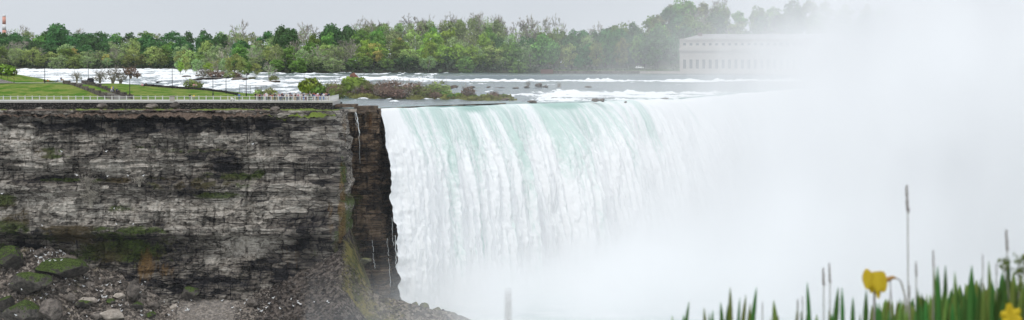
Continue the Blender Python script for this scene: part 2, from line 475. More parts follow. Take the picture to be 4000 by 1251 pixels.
# ------------------------------------------------------------------ the fall: a curtain thrown out from the brink
bx = np.concatenate([np.linspace(-34, 120, 1500), np.linspace(121, 480, 300)])
by = brink_y(bx)
k = np.exp(-np.linspace(-2.2, 2.2, 61) ** 2); k /= k.sum()
bys = np.convolve(np.pad(by, 30, 'edge'), k, 'valid')
by = np.where(bx < -31, by, bys)
tx, ty = np.gradient(bx), np.gradient(by); ln = np.hypot(tx, ty); tx /= ln; ty /= ln
nx, ny = ty, -tx
s_ = np.concatenate([[0], np.cumsum(np.hypot(np.diff(bx), np.diff(by)))])
# flow goes straight over the brink, turned a little toward the gorge mouth at the near end
drop = np.concatenate([np.linspace(0, 3, 18)[:-1], np.linspace(3, 53, 190)])
SS, DD = np.meshgrid(s_, drop)
v0 = np.interp(bx, [-34, -30, -20, 0, 22, 60, 480], [2.1, 2.6, 3.4, 4.8, 6.5, 6.7, 6])
thr = v0[None, :] * np.sqrt(2 * DD / 9.8)
frac = np.clip(DD / 50, 0, 1)
age0 = sstep(0, 30, DD)
fold = np.abs(fbm(SS * 0.062, DD * 0.004, 0, 3, 101, 0.4)) * 7.5 + np.abs(fbm(SS * 0.19, DD * 0.008, 0, 3, 103)) * 4.2 - 2.6
fold = fold * (0.10 + 0.9 * sstep(0, 14, DD)) * (0.12 + 0.88 * sstep(0, 16, SS))
crisp = (fbm(SS * 0.9, DD * 0.2, 0, 3, 107) * 0.7 + fbm(SS * 2.0, DD * 0.9, 0, 2, 109) * 0.30) * sstep(1, 12, DD)
puff = sstep(-2, 12, SS) * np.abs(fbm(SS * 0.5 + DD * 0.02, DD * 0.055, 0, 4, 113)) * 1.7 * sstep(6, 26, DD)
thr = thr + fold + crisp + puff
thr = thr + (1.6 * fbm(DD * 0.16, 0, 0, 4, 117, 0.65) - 0.2) * sstep(7, 0, SS) * sstep(4, 12, DD)
side = fbm(SS * 0.2, DD * 0.05, 0, 3, 111) * 0.9 * sstep(1, 10, DD)
FX = bx[None, :] + nx[None, :] * thr + tx[None, :] * side
FY = by[None, :] + ny[None, :] * thr + ty[None, :] * side
FZ = river_z(bx, by)[None, :] - DD + 0.45 * fbm(bx * 0.13, 0, 0, 3, 140)[None, :]
lip = sstep(4.5, 0.2, DD) * (0.55 + 0.7 * fbm(SS * 0.05, 0, 0, 2, 121))
lip = lip * np.interp(bx, [-34, -28, -10, 20, 45, 60], [0.2, 0.7, 1.0, 1.0, 0.5, 0.3])[None, :]
age = 0.10 + 0.15 * sstep(2, 26, DD) + 0.10 * fbm(SS * 0.08, DD * 0.02, 0, 3, 131) + np.interp(bx, [-34, -30, -25, 20, 36, 50], [0.3, 0.12, 0, 0, 0.10, 0.2])[None, :]
ST3 = np.stack([SS, DD, np.zeros_like(SS)], -1)
me = grid_mesh('waterfall', FX, FY, FZ, True, {'st': ST3, 'lip': lip, 'age': age})
tag(link('waterfall', me, M['falls']), kind='structure')

# pool of the gorge
g = np.linspace(0, 1, 60)
PX, PY = np.meshgrid(-420 + 900 * g, 60 + 900 * g)
tag(link('gorge_water', grid_mesh('gorge_water', PX, PY, -51 + 0.8 * fbm(PX * 0.05, PY * 0.05, 0, 3, 5), True), M['pool']), kind='structure')

# ------------------------------------------------------------------ gorge wall (cliff): path in plan, then displaced outward
path = [(-330, 604), (-200, 601), (-124, 599), (-80, 598), (-52, 598), (-43.0, 598.6), (-41.4, 601), (-41.0, 606), (-41.0, 621.5),
        (-40.4, 622.6), (-38, 623), (-33.2, 623.6), (-31.5, 626), (-20, 655.5), (2, 698)]
path = np.array(path, float)
seg = np.hypot(*np.diff(path, axis=0).T); cum = np.concatenate([[0], np.cumsum(seg)])
s_main = cum[2]                                             # s where x = -124
sv = np.concatenate([np.arange(0, cum[2] - 8, 1.2), np.arange(cum[2] - 8, cum[-2], 0.21), np.arange(cum[-2], cum[-1], 1.0)])
cx, cy = np.interp(sv, cum, path[:, 0]), np.interp(sv, cum, path[:, 1])
def smooth1(a, n):
    kk = np.ones(n) / n
    return np.convolve(np.pad(a, n // 2, 'edge'), kk, 'valid')[:len(a)]
cx, cy = smooth1(cx, 5), smooth1(cy, 5)
tx, ty = np.gradient(cx), np.gradient(cy); ln = np.hypot(tx, ty); tx, ty = smooth1(tx / ln, 9), smooth1(ty / ln, 9)
ln = np.hypot(tx, ty); onx, ony = ty / ln, -tx / ln
zv = np.arange(0.35, -52.5, -0.21)
SC, ZC = np.meshgrid(sv, zv)
main = sstep(cum[5] + 1, cum[5] - 1, sv)[None, :]          # main face, before the corner
rec = sstep(cum[8] - 1.0, cum[8] + 1, sv)[None, :]         # wet recess beside the fall
zw = ZC + 1.5 * fbm(SC * 0.045, ZC * 0.02, 0, 3, 201) + 0.5 * fbm(SC * 0.3, ZC * 0.1, 0, 2, 202)
PZ = [0.5, -2, -2.3, -6.3, -6.6, -10, -10.2, -11.6, -11.8, -13, -13.3, -16.4, -16.8, -18.5, -18.9, -27.0, -27.4, -29.2, -30.2, -34, -38, -44, -53]
PO = [1.2, 1.0, 1.5, 1.3, 0.7, 0.9, 1.5, 1.5, 0.5, 1.3, 0.6, 0.9, 2.2, 2.3, 1.2, 1.6, 3.0, 2.8, 0.2, 0.0, 0.9, 2.4, 3.0]
prof = np.interp(-zw, -np.array(PZ), np.array(PO))
def blocks(h, w, seed, amp):
    zz = zw + 0.5 * fbm(SC * 0.12, ZC * 0.1, 0, 2, seed + 5)
    b = np.floor(zz / h)
    o = _hash(b, b * 0, b * 0, seed)
    wloc = w * (0.6 + 0.9 * _hash(b, b * 0 + 3, b * 0, seed + 2))
    cc = np.floor((SC + o * 40) / wloc + 0.25 * vnoise(SC * 0.3, ZC * 0.6, 0, seed + 3))
    return (_hash(b, cc, b * 0, seed + 1) - 0.5) * amp
blk = blocks(3.4, 5.0, 301, 1.9) + blocks(1.25, 1.8, 302, 1.15) + blocks(0.55, 0.9, 303, 0.62)
crk = sstep(0.10, 0.0, np.abs(fbm(SC * 0.16, ZC * 0.03, 0, 3, 305))) * -0.7
bul = fbm(SC * 0.07, ZC * 0.06, 0, 3, 306) * 1.9
rib = fbm(SC * 0.7, ZC * 0.07, 0, 3, 307) * 0.8 * sstep(-50, -44, cx)[None, :]
disp_main = prof + blk * (1 - 0.6 * sstep(-62, -50, cx)[None, :]) + crk + bul + rib + 0.35 * fbm(SC * 0.9, ZC * 1.1, 0, 3, 308)
PZr = [0.5, -3, -9, -9.3, -16, -16.4, -21, -24, -27, -27.5, -33, -33.4, -37, -37.3, -53]
POr = [0.6, 0.4, 0.2, -0.3, 0.0, 0.9, 1.2, 0.6, 0.8, 1.8, 1.6, 2.6, 2.6, 3.6, 4.2]
disp_rec = np.interp(-zw, -np.array(PZr), np.array(POr)) * 0.8 + blk * 0.6 + 0.5 * fbm(SC * 0.8, ZC * 0.06, 0, 3, 309) - 0.6 - 2.6 * sstep(cum[11] - 1, cum[12] + 4, sv)[None, :]
disp_main = disp_main + (prof - 1.2) * 0.5
disp = disp_main * (1 - rec) * (0.35 + 0.65 * main) + disp_rec * rec
CX = cx[None, :] + onx[None, :] * disp; CY = cy[None, :] + ony[None, :] * disp
crn = (sstep(cum[4] - 6, cum[4] + 6, sv) * (1 - sstep(cum[8] - 8, cum[8] - 1, sv)))[None, :]
cq = np.round((zw + 0.8 * fbm(ZC * 0.5, SC * 0.2, 0, 2, 311)) / 1.7)
CX = CX + crn * (1.5 * fbm(ZC * 0.13, 0, 0, 3, 310) + 1.3 * (_hash(cq, cq * 0, cq * 0, 312) - 0.5)); CY = CY + crn * 1.2 * fbm(ZC * 0.2, SC * 0.3, 0, 3, 313)
# stains and moss, patches given by the photo pixel they sit at
Uc = 2000 + CX / CY * FOC; Vc = 225 + (CAMZ - ZC) / CY * FOC
def patches(lst, seed):
    r = np.zeros_like(Uc)
    for (u, v, su, svv, a) in lst:
        q = ((Uc - u) / su) ** 2 + ((Vc - v) / svv) ** 2
        r = np.maximum(r, a * np.exp(-q * 0.6))
    return r * (1 + 0.5 * fbm(SC * 0.25, ZC * 0.3, 0, 3, seed))
moss = patches([(300, 925, 170, 24, .95), (430, 985, 190, 55, .80), (300, 895, 150, 12, .9), (560, 900, 110, 14, .8), (250, 703, 110, 9, .8), (430, 705, 90, 10, .8),
                (760, 722, 190, 20, .72), (900, 690, 110, 14, .8), (860, 765, 90, 12, .85), (700, 700, 120, 10, .7), (15, 785, 45, 28, .9), (40, 880, 60, 40, .7), (30, 1000, 70, 50, .8), (95, 880, 26, 70, .6),
                (170, 590, 75, 18, .65), (200, 612, 60, 8, .8), (560, 575, 60, 7, .6), (470, 815, 60, 22, .55), (640, 960, 90, 40, .5), (770, 590, 130, 10, .6),
                (1340, 690, 14, 60, .8), (1365, 780, 40, 26, .95), (1350, 860, 34, 60, .8), (1345, 950, 40, 70, .85), (1385, 1010, 45, 60, .8), (1210, 1000, 60, 40, .45), (1440, 470, 10, 50, .7), (1010, 680, 22, 16, .8)], 401)
rust = patches([(570, 1040, 40, 60, .9), (640, 1060, 60, 40, .6), (1335, 830, 16, 170, .85), (1290, 860, 14, 120, .6), (1345, 500, 14, 60, .7), (1445, 480, 12, 70, .7), (1390, 740, 30, 80, .5), (1140, 1010, 50, 60, .5), (1305, 560, 12, 100, .4)], 402)
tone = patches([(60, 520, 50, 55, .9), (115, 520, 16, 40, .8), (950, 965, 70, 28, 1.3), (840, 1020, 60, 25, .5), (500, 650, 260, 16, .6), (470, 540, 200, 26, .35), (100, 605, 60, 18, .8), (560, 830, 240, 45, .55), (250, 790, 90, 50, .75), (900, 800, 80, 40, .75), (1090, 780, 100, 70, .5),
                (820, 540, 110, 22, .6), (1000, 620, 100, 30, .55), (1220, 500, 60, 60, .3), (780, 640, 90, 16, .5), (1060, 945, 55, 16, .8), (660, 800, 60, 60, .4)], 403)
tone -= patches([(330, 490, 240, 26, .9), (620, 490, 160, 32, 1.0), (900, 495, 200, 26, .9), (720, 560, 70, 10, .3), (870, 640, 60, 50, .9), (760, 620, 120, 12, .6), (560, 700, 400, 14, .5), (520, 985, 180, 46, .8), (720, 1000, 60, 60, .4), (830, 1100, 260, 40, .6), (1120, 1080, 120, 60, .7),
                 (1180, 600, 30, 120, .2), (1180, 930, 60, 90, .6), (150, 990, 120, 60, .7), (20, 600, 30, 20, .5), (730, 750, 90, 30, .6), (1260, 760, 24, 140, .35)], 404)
wet = np.broadcast_to(np.clip(rec * 1.0 + 0.0, 0, 1), Uc.shape).copy()
tone = tone * (1 - rec) - rec * patches([(1345, 560, 14, 130, .9), (1430, 600, 46, 90, .4), (1480, 760, 60, 130, .5), (1370, 760, 24, 90, .5), (1450, 950, 80, 80, .5)], 405)
SZ = np.stack([SC, ZC, np.zeros_like(SC)], -1)
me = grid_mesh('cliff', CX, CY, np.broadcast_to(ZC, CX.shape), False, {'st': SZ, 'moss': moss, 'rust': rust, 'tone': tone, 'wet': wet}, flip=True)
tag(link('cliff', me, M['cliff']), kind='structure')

# ------------------------------------------------------------------ dirt bench between cliff edge and retaining wall
gx = np.arange(-330, -42.2, 0.45); gy = np.concatenate([np.arange(595.2, 599.5, 0.3), np.arange(599.5, 615.2, 0.55)])
GX, GY = np.meshgrid(gx, gy)
edge = np.interp(gx, cx[:len(sv)][cx < -42], cy[cx < -42])[None, :] + 0.9 * fbm(GX * 0.35, 0, 0, 4, 7) - 1.2
lump = fbm(GX * 0.22, GY * 0.3, 0, 4, 501)
GZ = -0.15 + 0.35 * sstep(597, 612, GY) + 0.42 * lump * sstep(615, 611, GY) + 0.35 * fbm(GX * 1.1, GY * 1.1, 0, 3, 503) - (0.9 + 1.1 * fbm(GX * 0.9, 0, 0, 4, 508, 0.7)) * sstep(0.9, -0.6, GY - edge)
u_ = 2000 + GX / GY * FOC
gr = 0.05 + 0.9 * sstep(604, 611, GY) * np.clip(np.interp(u_, [0, 60, 200, 330, 420, 520, 640, 700, 880, 1000, 1080, 1330], [.6, .2, 0.15, .75, .6, .85, .9, .25, .95, .35, 1, 1.0]), 0, 1)
gr += 0.5 * sstep(1000, 1100, u_) + 0.3 * fbm(GX * 0.1, GY * 0.2, 0, 3, 505)
tag(link('ground', grid_mesh('ground', GX, GY, GZ, True, {'grass': gr}), M['dirt']), kind='structure')

# ------------------------------------------------------------------ lawn and terrain of the promontory
gx = np.arange(-330, -44.5, 0.8); gy = np.arange(641.6, 760, 0.8)
GX, GY = np.meshgrid(gx, gy)
zt = np.interp(GX, [-330, -124, -112, -96, -77, -62, -45], [5.95, 5.95, 5.7, 4.6, 3.7, 2.6, 2.0])
yend = np.interp(GX, [-330, -150, -130, -100, -80, -60, -45], [745, 740, 712, 704, 690, 662, 652])
Z1 = 2.05 + (zt - 2.05) * sstep(640, 682, GY) ** 0.85
upb = np.clip((-128 - GX) / 22, 0, 1.3) * 2.6 * sstep(697, 716, GY)
GZ = Z1 + upb - 9 * sstep(0, 14, GY - yend) + 0.10 * fbm(GX * 0.2, GY * 0.2, 0, 3, 511)
tag(link('lawn', grid_mesh('lawn', GX, GY, GZ, True), M['lawn']), kind='structure')
def land_z(x, y):
    zt = np.interp(x, [-330, -124, -112, -96, -77, -62, -45], [5.95, 5.95, 5.7, 4.6, 3.7, 2.6, 2.0])
    up = np.clip((-128 - x) / 22, 0, 1.3) * 2.6 * sstep(697, 716, y)
    return 2.05 + (zt - 2.05) * float(sstep(640, 682, y)) ** 0.85 + float(up) if y > 641.8 else 2.2
# path along the top of the lawn
px = np.arange(-330, -112, 1.0); py = np.linspace(683.5, 692, 8)
GX, GY = np.meshgrid(px, py)
zz = np.vectorize(land_z)(GX, GY) + 0.14
tag(link('path', grid_mesh('path', GX, GY, zz, True), M['paving']), kind='structure')
# promenade deck with a pale kerb along the retaining wall
b = MB(); b.box(-330, -44.4, 614.9, 642.4, 1.2, 2.2); b.box(-330, -44.2, 614.2, 614.95, 1.93, 2.33)
tag(b.build('promenade', M['paving']), kind='structure')
b = MB()
b.box(-330, -44.45, 614.4, 614.9, -1.5, 1.929); b.box(-44.95, -44.45, 614.9, 650, -1.5, 1.5)
tag(b.build('retaining_wall', M['masonry']), 'long dark rubble retaining wall under the white promenade railing', 'wall')
# low wall along the back edge of the lawn
pts = [P(u, 0, y)[:1] + (y,) for u, y in ((560, 697), (640, 694), (720, 690), (800, 682), (880, 672), (930, 664))]
b = MB()
for (xa, ya), (xb, yb) in zip(pts[:-1], pts[1:]):
    n = 6
    for i in range(n):
        f0, f1 = i / n, (i + 0.96) / n
        xa2, ya2, xb2, yb2 = xa + (xb - xa) * f0, ya + (yb - ya) * f0, xa + (xb - xa) * f1, ya + (yb - ya) * f1
        zz = land_z((xa2 + xb2) / 2, (ya2 + yb2) / 2)
        hh = 0.55 + 0.12 * random.random()
        b.add([(xa2, ya2 - .3, zz - .3), (xb2, yb2 - .3, zz - .3), (xb2, yb2 + .3, zz - .3), (xa2, ya2 + .3, zz - .3), (xa2, ya2 - .3, zz + hh), (xb2, yb2 - .3, zz + hh), (xb2, yb2 + .3, zz + hh), (xa2, ya2 + .3, zz + hh)],
              [(0,3,2,1),(4,5,6,7),(0,1,5,4),(1,2,6,5),(2,3,7,6),(3,0,4,7)])
tag(b.build('low_wall', M['masonry']), 'low dark stone wall along the river side of the lawn', 'wall')

# ------------------------------------------------------------------ talus under the cliff
gx = np.concatenate([np.arange(-330, -140, 1.2), np.arange(-139.8, 12, 0.36)]); gy = np.concatenate([np.arange(500, 560, 1.2), np.arange(560, 622, 0.36)])
GX, GY = np.meshgrid(gx, gy)
tu = np.array([-400, 0, 60, 130, 190, 250, 330, 500, 560, 640, 760, 860, 950, 1050, 1100, 1150, 1250, 1330, 1360, 1400, 1450, 1500, 1600, 1700, 1840, 2000, 2300])
tv = np.array([1010, 1005, 990, 985, 966, 1000, 1042, 1088, 1102, 1150, 1165, 1155, 1150, 1108, 1078, 1062, 1032, 990, 1015, 1075, 1135, 1166, 1192, 1210, 1251, 1310, 1400])
uu = 2000 + GX / 597 * FOC
vv = np.interp(uu, tu, tv)
vv = np.where(True, vv, vv)
zc = CAMZ - (vv - 225) / FOC * 597
steep = np.interp(uu, [0, 300, 640, 760, 950, 1100, 1350, 1500, 1800], [0.80, 0.80, 0.6, 0.40, 0.42, 0.75, 0.85, 0.75, 0.6])
dd = 597.5 - GY
GZ = zc - steep * np.clip(dd, 0, 200) + np.where(dd < 0, dd * np.interp(uu, [1330, 1420, 1500], [-0.25, 0.1, 0.8]), 0)
rough = np.interp(uu, [0, 500, 650, 950, 1050, 1400, 1600], [1.5, 1.2, 0.7, 0.5, 0.7, 0.6, 0.8])
GZ = GZ + rough * (0.9 * fbm(GX * 0.16, GY * 0.16, 0, 3, 601) + 0.55 * fbm(GX * 0.6, GY * 0.6, 0, 3, 603)) + 0.22 * fbm(GX * 1.7, GY * 1.7, 0, 2, 605)
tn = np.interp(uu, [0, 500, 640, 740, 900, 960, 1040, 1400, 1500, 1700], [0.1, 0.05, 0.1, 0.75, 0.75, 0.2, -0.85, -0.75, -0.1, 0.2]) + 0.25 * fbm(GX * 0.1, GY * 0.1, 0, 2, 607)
ms = np.interp(uu, [0, 130, 300, 500, 1250, 1320, 1360, 1420, 1500, 1600, 1800], [.42, .40, .30, .2, 0.0, .35, .75, .7, .45, .4, .45]) * np.where((uu > 1250) & (dd > 9), 0.35, 1)
ms = ms + 0.35 * fbm(GX * 0.18, GY * 0.18, 0, 3, 609)
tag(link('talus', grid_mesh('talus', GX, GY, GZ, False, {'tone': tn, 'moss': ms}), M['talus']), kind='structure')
TAL = (gx, gy, GZ)
def talus_z(x, y):
    i = min(max(np.searchsorted(gx_t, x), 0), len(gx_t) - 1); j = min(max(np.searchsorted(gy_t, y), 0), len(gy_t) - 1)
    return float(TAL[2][j, i])
gx_t, gy_t = gx, gy
def on_talus(u, v):
    for y in np.arange(530, 606, 0.4)[::1]:
        x, _, z = P(u, v, y)
        if z <= talus_z(x, y): return x, y, talus_z(x, y)
    return P(u, v, 596)

# ------------------------------------------------------------------ far bank: terrain rising behind the shore
gx = np.arange(-640, 760, 8.0); gt = np.concatenate([np.linspace(0, 12, 7), np.linspace(16, 1100, 60)])
GX, TT = np.meshgrid(gx, gt)
SKU = np.array([-1200, 0, 60, 130, 180, 220, 270, 330, 400, 470, 560, 620, 700, 780, 860, 940, 1000, 1080, 1110, 1150, 1230, 1290, 1340, 1400, 1480, 1520, 1560, 1640, 1720, 1800, 1860, 1930, 1980, 2010, 2040, 2080, 2130, 2170, 2200, 2260, 2330, 2380, 2430, 2480, 2530, 2560, 2600, 2660, 2720, 2800, 2850, 2900, 2950, 3000, 3050, 3150, 3300, 5000])
SKV = np.array([120, 127, 120, 108, 120, 118, 122, 124, 118, 123, 116, 116, 118, 112, 112, 104, 114, 110, 100, 110, 110, 95, 102, 84, 78, 86, 74, 66, 70, 70, 62, 66, 80, 118, 125, 120, 112, 110, 114, 112, 114, 92, 92, 100, 96, 58, 24, 4, -8, -6, 30, 30, 14, 22, 0, -8, 0, 30])
def bank_z(x, y):
    sh = shore_y(x)
    tdist = np.maximum(np.asarray(y) - sh, 0)
    u = 2000 + np.asarray(x) / np.maximum(sh + 110, 1) * FOC
    top = CAMZ + (225 - np.interp(u, SKU, SKV)) / FOC * (sh + 130)
    hill = np.clip(top - 7 - 21, 0, 60)
    ww = np.interp(u, [-500, 3500], [1, 1])
    return 3.0 + 3.5 * sstep(0, 7, tdist) + hill * sstep(35, 140, tdist) * ww
YY2 = shore_y(GX) + TT
GZ = bank_z(GX, YY2) + 0.5 * fbm(GX * 0.05, YY2 * 0.05, 0, 3, 701) * sstep(8, 30, TT)
tag(link('hills', grid_mesh('hills', GX, YY2, GZ, True, {'soil': np.clip(sstep(9, 5, TT) + sstep(2090, 2040, 2000 + GX / YY2 * FOC) + sstep(40, 60, TT), 0, 1)}), M['fargrass']), kind='structure')
# promenade road along the far shore
px = np.arange(-60, 700, 6.0); py = np.array([24, 27, 30, 33.0])
GX, TT = np.meshgrid(px, py); YY2 = shore_y(GX) + TT
tag(link('road', grid_mesh('road', GX, YY2, bank_z(GX, YY2) + 0.75 + 0 * GX, True), M['paving']), kind='structure')

# ------------------------------------------------------------------ viewer's bank
gx = np.linspace(-90, 90, 181); gy = np.concatenate([np.linspace(-40, 20, 121), np.linspace(20.5, 70, 60)])
GX, GY = np.meshgrid(gx, gy)
GZ = 11.55 + 0.08 * fbm(GX * 0.5, GY * 0.5, 0, 3, 801) - 0.02 * np.clip(GY, 0, 12) - 66 * sstep(13, 45, GY)
tag(link('bank', grid_mesh('bank', GX, GY, GZ, True), M['wildgrass']), kind='structure')
# ------------------------------------------------------------------ foliage meshes
def leaf_cloud(name, cen, nor, size, mat_slot=None, aspect=0.8, rng=RNG):
    """one small quad per leaf clump"""
    n = len(cen)
    a = np.cross(nor, rng.normal(size=(n, 3))); a /= np.linalg.norm(a, axis=1)[:, None] + 1e-9
    b = np.cross(nor, a)
    s = size[:, None] * 0.5
    V = np.stack([cen - a * s - b * s * aspect, cen + a * s - b * s * aspect, cen + a * s + b * s * aspect, cen - a * s + b * s * aspect], 1)
    V = V + rng.normal(size=V.shape) * size[:, None, None] * 0.10
    Q = np.arange(n * 4).reshape(n, 4)
    return mesh_np(name, V.reshape(-1, 3), Q, False)

def crown_points(rng, h0, h1, wid, n_blob, per, blob_r, shape=1.0, dens=1.0, jit=0.55):
    """leaf centres and normals on the shells of many blobs packed in a crown envelope between heights h0 and h1"""
    cs, ns = [], []
    hh = (h1 - h0) / 2; cz = (h0 + h1) / 2
    for i in range(n_blob):
        while True:
            q = rng.uniform(-1, 1, 3)
            if (q ** 2).sum() < 1: break
        q = q / (np.linalg.norm(q) + 1e-6) * (np.linalg.norm(q) ** 0.45)     # toward the outside
        tz = (q[2] + 1) / 2
        w = wid * (1 - 0.35 * shape * max(0, tz - 0.45) / 0.55)
        c = np.array([q[0] * w * 0.82, q[1] * w * 0.82, cz + q[2] * hh * 0.84])
        r = blob_r * rng.uniform(0.65, 1.3)
        k = int(per * rng.uniform(0.6, 1.3))
        d = rng.normal(size=(k, 3)); d[:, 2] = d[:, 2] * 0.9 + 0.35
        d /= np.linalg.norm(d, axis=1)[:, None]
        rr = r * rng.uniform(0.55, 1.08, k)
        p = c + d * rr[:, None] * np.array([1.1, 1.1, 0.8])
        nn = d + rng.normal(size=d.shape) * jit
        nn /= np.linalg.norm(nn, axis=1)[:, None]
        cs.append(p); ns.append(nn)
    return np.concatenate(cs), np.concatenate(ns)

def branch_mesh(name, rng, h, trunk_r, spread, levels=4, n_main=6, twig_r=0.05, start=0.25, upright=0.5):
    b = MB()
    def grow(p, d, ln, r, lev):
        q = p + d * ln * 0.5 + Vector(rng.normal(size=3)) * ln * 0.05
        e = p + d * ln + Vector(rng.normal(size=3)) * ln * 0.08
        r2 = max(twig_r, r * 0.55)
        b.tube([p, q, e], [r, (r + r2) / 2, r2 if lev > 0 else r2 * 0.5], 4 if r > 0.12 else 3, cap=False)
        if lev <= 0: return
        for i in range(3 if lev > 1 else 4):
            f = rng.uniform(0.45, 1.0)
            bp = p + (e - p) * f
            nd = (d + Vector(rng.normal(size=3)) * spread + Vector((0, 0, 0.25 * upright))).normalized()
            grow(bp, nd, ln * rng.uniform(0.5, 0.8), r2 * 0.8, lev - 1)
    top = Vector((rng.normal() * 0.03 * h, rng.normal() * 0.03 * h, h * 0.85))
    b.tube([(0, 0, -1.2), (0, 0, h * 0.2), tuple(top * 0.55), tuple(top)], [trunk_r * 1.25, trunk_r, trunk_r * 0.6, twig_r], 6, cap=False)
    for i in range(n_main):
        f = start + (0.9 - start) * (i + rng.uniform(0, 0.8)) / n_main
        a = rng.uniform(0, 2 * math.pi)
        d = Vector((math.cos(a), math.sin(a), upright + 0.6 * f)).normalized()
        grow(top * f, d, h * 0.26 * (1.25 - 0.6 * f), trunk_r * 0.45 * (1.2 - f), levels - 1)
    return b.mesh(name)

def trunk_mesh(name, rng, h, r, limbs=5, reach=3.5, top=0.62):
    b = MB()
    pts = [(0, 0, -1.5), (0, 0, 0.3), (rng.normal() * .2, rng.normal() * .2, h * 0.3), (rng.normal() * .4, rng.normal() * .4, h * top)]
    b.tube(pts, [r * 1.5, r * 1.1, r * 0.85, r * 0.35], 7)
    for i in range(limbs):
        f = rng.uniform(0.22, 0.5); a = rng.uniform(0, 6.28); l = reach * rng.uniform(0.6, 1.1)
        z = h * f
        b.tube([(0, 0, z), (math.cos(a) * l * .5, math.sin(a) * l * .5, z + l * .45), (math.cos(a) * l, math.sin(a) * l, z + l * 0.95)], [r * .5, r * .33, r * .12], 5)
    return b.mesh(name)

# each prototype: crown mesh, trunk mesh, nominal height 20 m, nominal half width
PROTO = {}
def proto(key, crown, trunk, half): PROTO.setdefault(key, []).append((crown, trunk, half))
for i in range(3):
    r = np.random.default_rng(100 + i)
    c, n = crown_points(r, 2.6, 20.0, 8.4, 44, 84, 2.8, 0.8, jit=0.38); proto('round', leaf_cloud('crown', c, n, r.uniform(0.5, 1.1, len(c)), rng=r), trunk_mesh('trunk', r, 20, 0.5), 9.5)
    c, n = crown_points(r, 2.0, 20.0, 6.4, 40, 56, 2.2, 1.0, jit=0.55); proto('oval', leaf_cloud('crown', c, n, r.uniform(0.4, 0.95, len(c)), rng=r), trunk_mesh('trunk', r, 20, 0.4), 7.4)
    c, n = crown_points(r, 1.5, 20.0, 7.2, 50, 36, 2.0, 0.6, jit=0.8); proto('loose', leaf_cloud('crown', c, n, r.uniform(0.35, 0.8, len(c)), rng=r), branch_mesh('trunk', r, 19.5, 0.38, 0.5, 3, 7, 0.07, 0.2), 8.2)
    c, n = crown_points(r, 3.0, 19.6, 4.4, 46, 46, 1.8, 0.4, jit=0.8); proto('tall', leaf_cloud('crown', c, n, r.uniform(0.3, 0.7, len(c)), rng=r), branch_mesh('trunk', r, 20.0, 0.3, 0.4, 3, 8, 0.06, 0.25, 0.9), 4.6)
    c, n = crown_points(r, 6.0, 19.5, 5.8, 30, 16, 1.6, 0.3, jit=1.0); proto('bare', leaf_cloud('crown', c, n, r.uniform(0.25, 0.5, len(c)), rng=r), branch_mesh('trunk', r, 20.5, 0.34, 0.55, 4, 9, 0.075, 0.22, 0.75), 6.5)
    # drooping willow-like: blobs in layered tufts
    c, n = crown_points(r, 4.5, 20.0, 6.6, 34, 44, 1.7, 0.5, jit=0.7); proto('tuft', leaf_cloud('crown', c, n, r.uniform(0.4, 0.8, len(c)), rng=r), trunk_mesh('trunk', r, 20, 0.45, 7, 5), 7.6)

LOOK = {  # key: shape, leaf material, trunk material, words
    'dark': ('round', 'dark', 'bark', 'rounded dark green tree'),
    'darko': ('oval', 'dark', 'bark', 'dark green oval tree'),
    'mid': ('oval', 'mid', 'bark', 'mid green leafy tree'),
    'midr': ('round', 'mid', 'bark', 'broad mid green tree'),
    'lime': ('oval', 'lime', 'bark', 'lime green tree'),
    'limer': ('round', 'lime', 'bark', 'broad lime green tree'),
    'ochre': ('tuft', 'ochre', 'bark', 'yellow ochre tufted tree'),
    'bud': ('loose', 'bud', 'twig', 'grey budding tree'),
    'pale': ('loose', 'pale', 'bark', 'pale green loose tree'),
    'olive': ('oval', 'olive', 'bark', 'brownish olive tree'),
    'copper': ('oval', 'copper', 'bark', 'copper red tree'),
    'tall': ('tall', 'poplar', 'twig', 'slim budding tree'),
    'bare': ('bare', 'bud', 'twig', 'leafless grey tree'),
}
SRC = {}
def get_tree(look, var):
    """first use builds the thing with its crown and trunk, later uses copy it"""
    key = (look, var)
    if key in SRC: return copy_tree(SRC[key])
    shp, lm, tm, _ = LOOK[look]
    crown, trunk, half = PROTO[shp][var]
    root = empty('tree')
    cr = bpy.data.objects.new('crown', crown); COL.objects.link(cr); cr.parent = root
    tr = bpy.data.objects.new('trunk', trunk); COL.objects.link(tr); tr.parent = root
    for o, m in ((cr, lm), (tr, tm)):
        if not o.data.materials: o.data.materials.append(None)
        o.material_slots[0].link = 'OBJECT'; o.material_slots[0].material = M[m]
    SRC[key] = root
    return root

TREES = []      # (object, u, look, row)
def plant(u, vtop, look, y, wpx=None, zbase=None, row='', label=None, group='trees of the far bank'):
    """a tree at photo column u, depth y, whose top shows at photo row vtop"""
    x = XU(u, y)
    zb = float(bank_z(x, y)) if zbase is None else zbase
    zt = P(u, vtop, y)[2]
    h = max(3.0, zt - zb)
    var = random.randrange(3)
    o = get_tree(look, var)
    half = PROTO[LOOK[look][0]][var][2]
    s = h / 20.0
    w = s * random.uniform(0.92, 1.12) if wpx is None else (wpx / 2 / FOC * y) / half
    w = min(max(w, s * 0.55), s * 1.7)
    o.location = (x, y, zb); o.rotation_euler = (0, 0, random.uniform(0, 6.28)); o.scale = (w, w, s)
    o['category'] = 'tree'; o['group'] = group
    if label: o['label'] = label
    TREES.append((o, u, look, row, h, w / s, label))
    return o

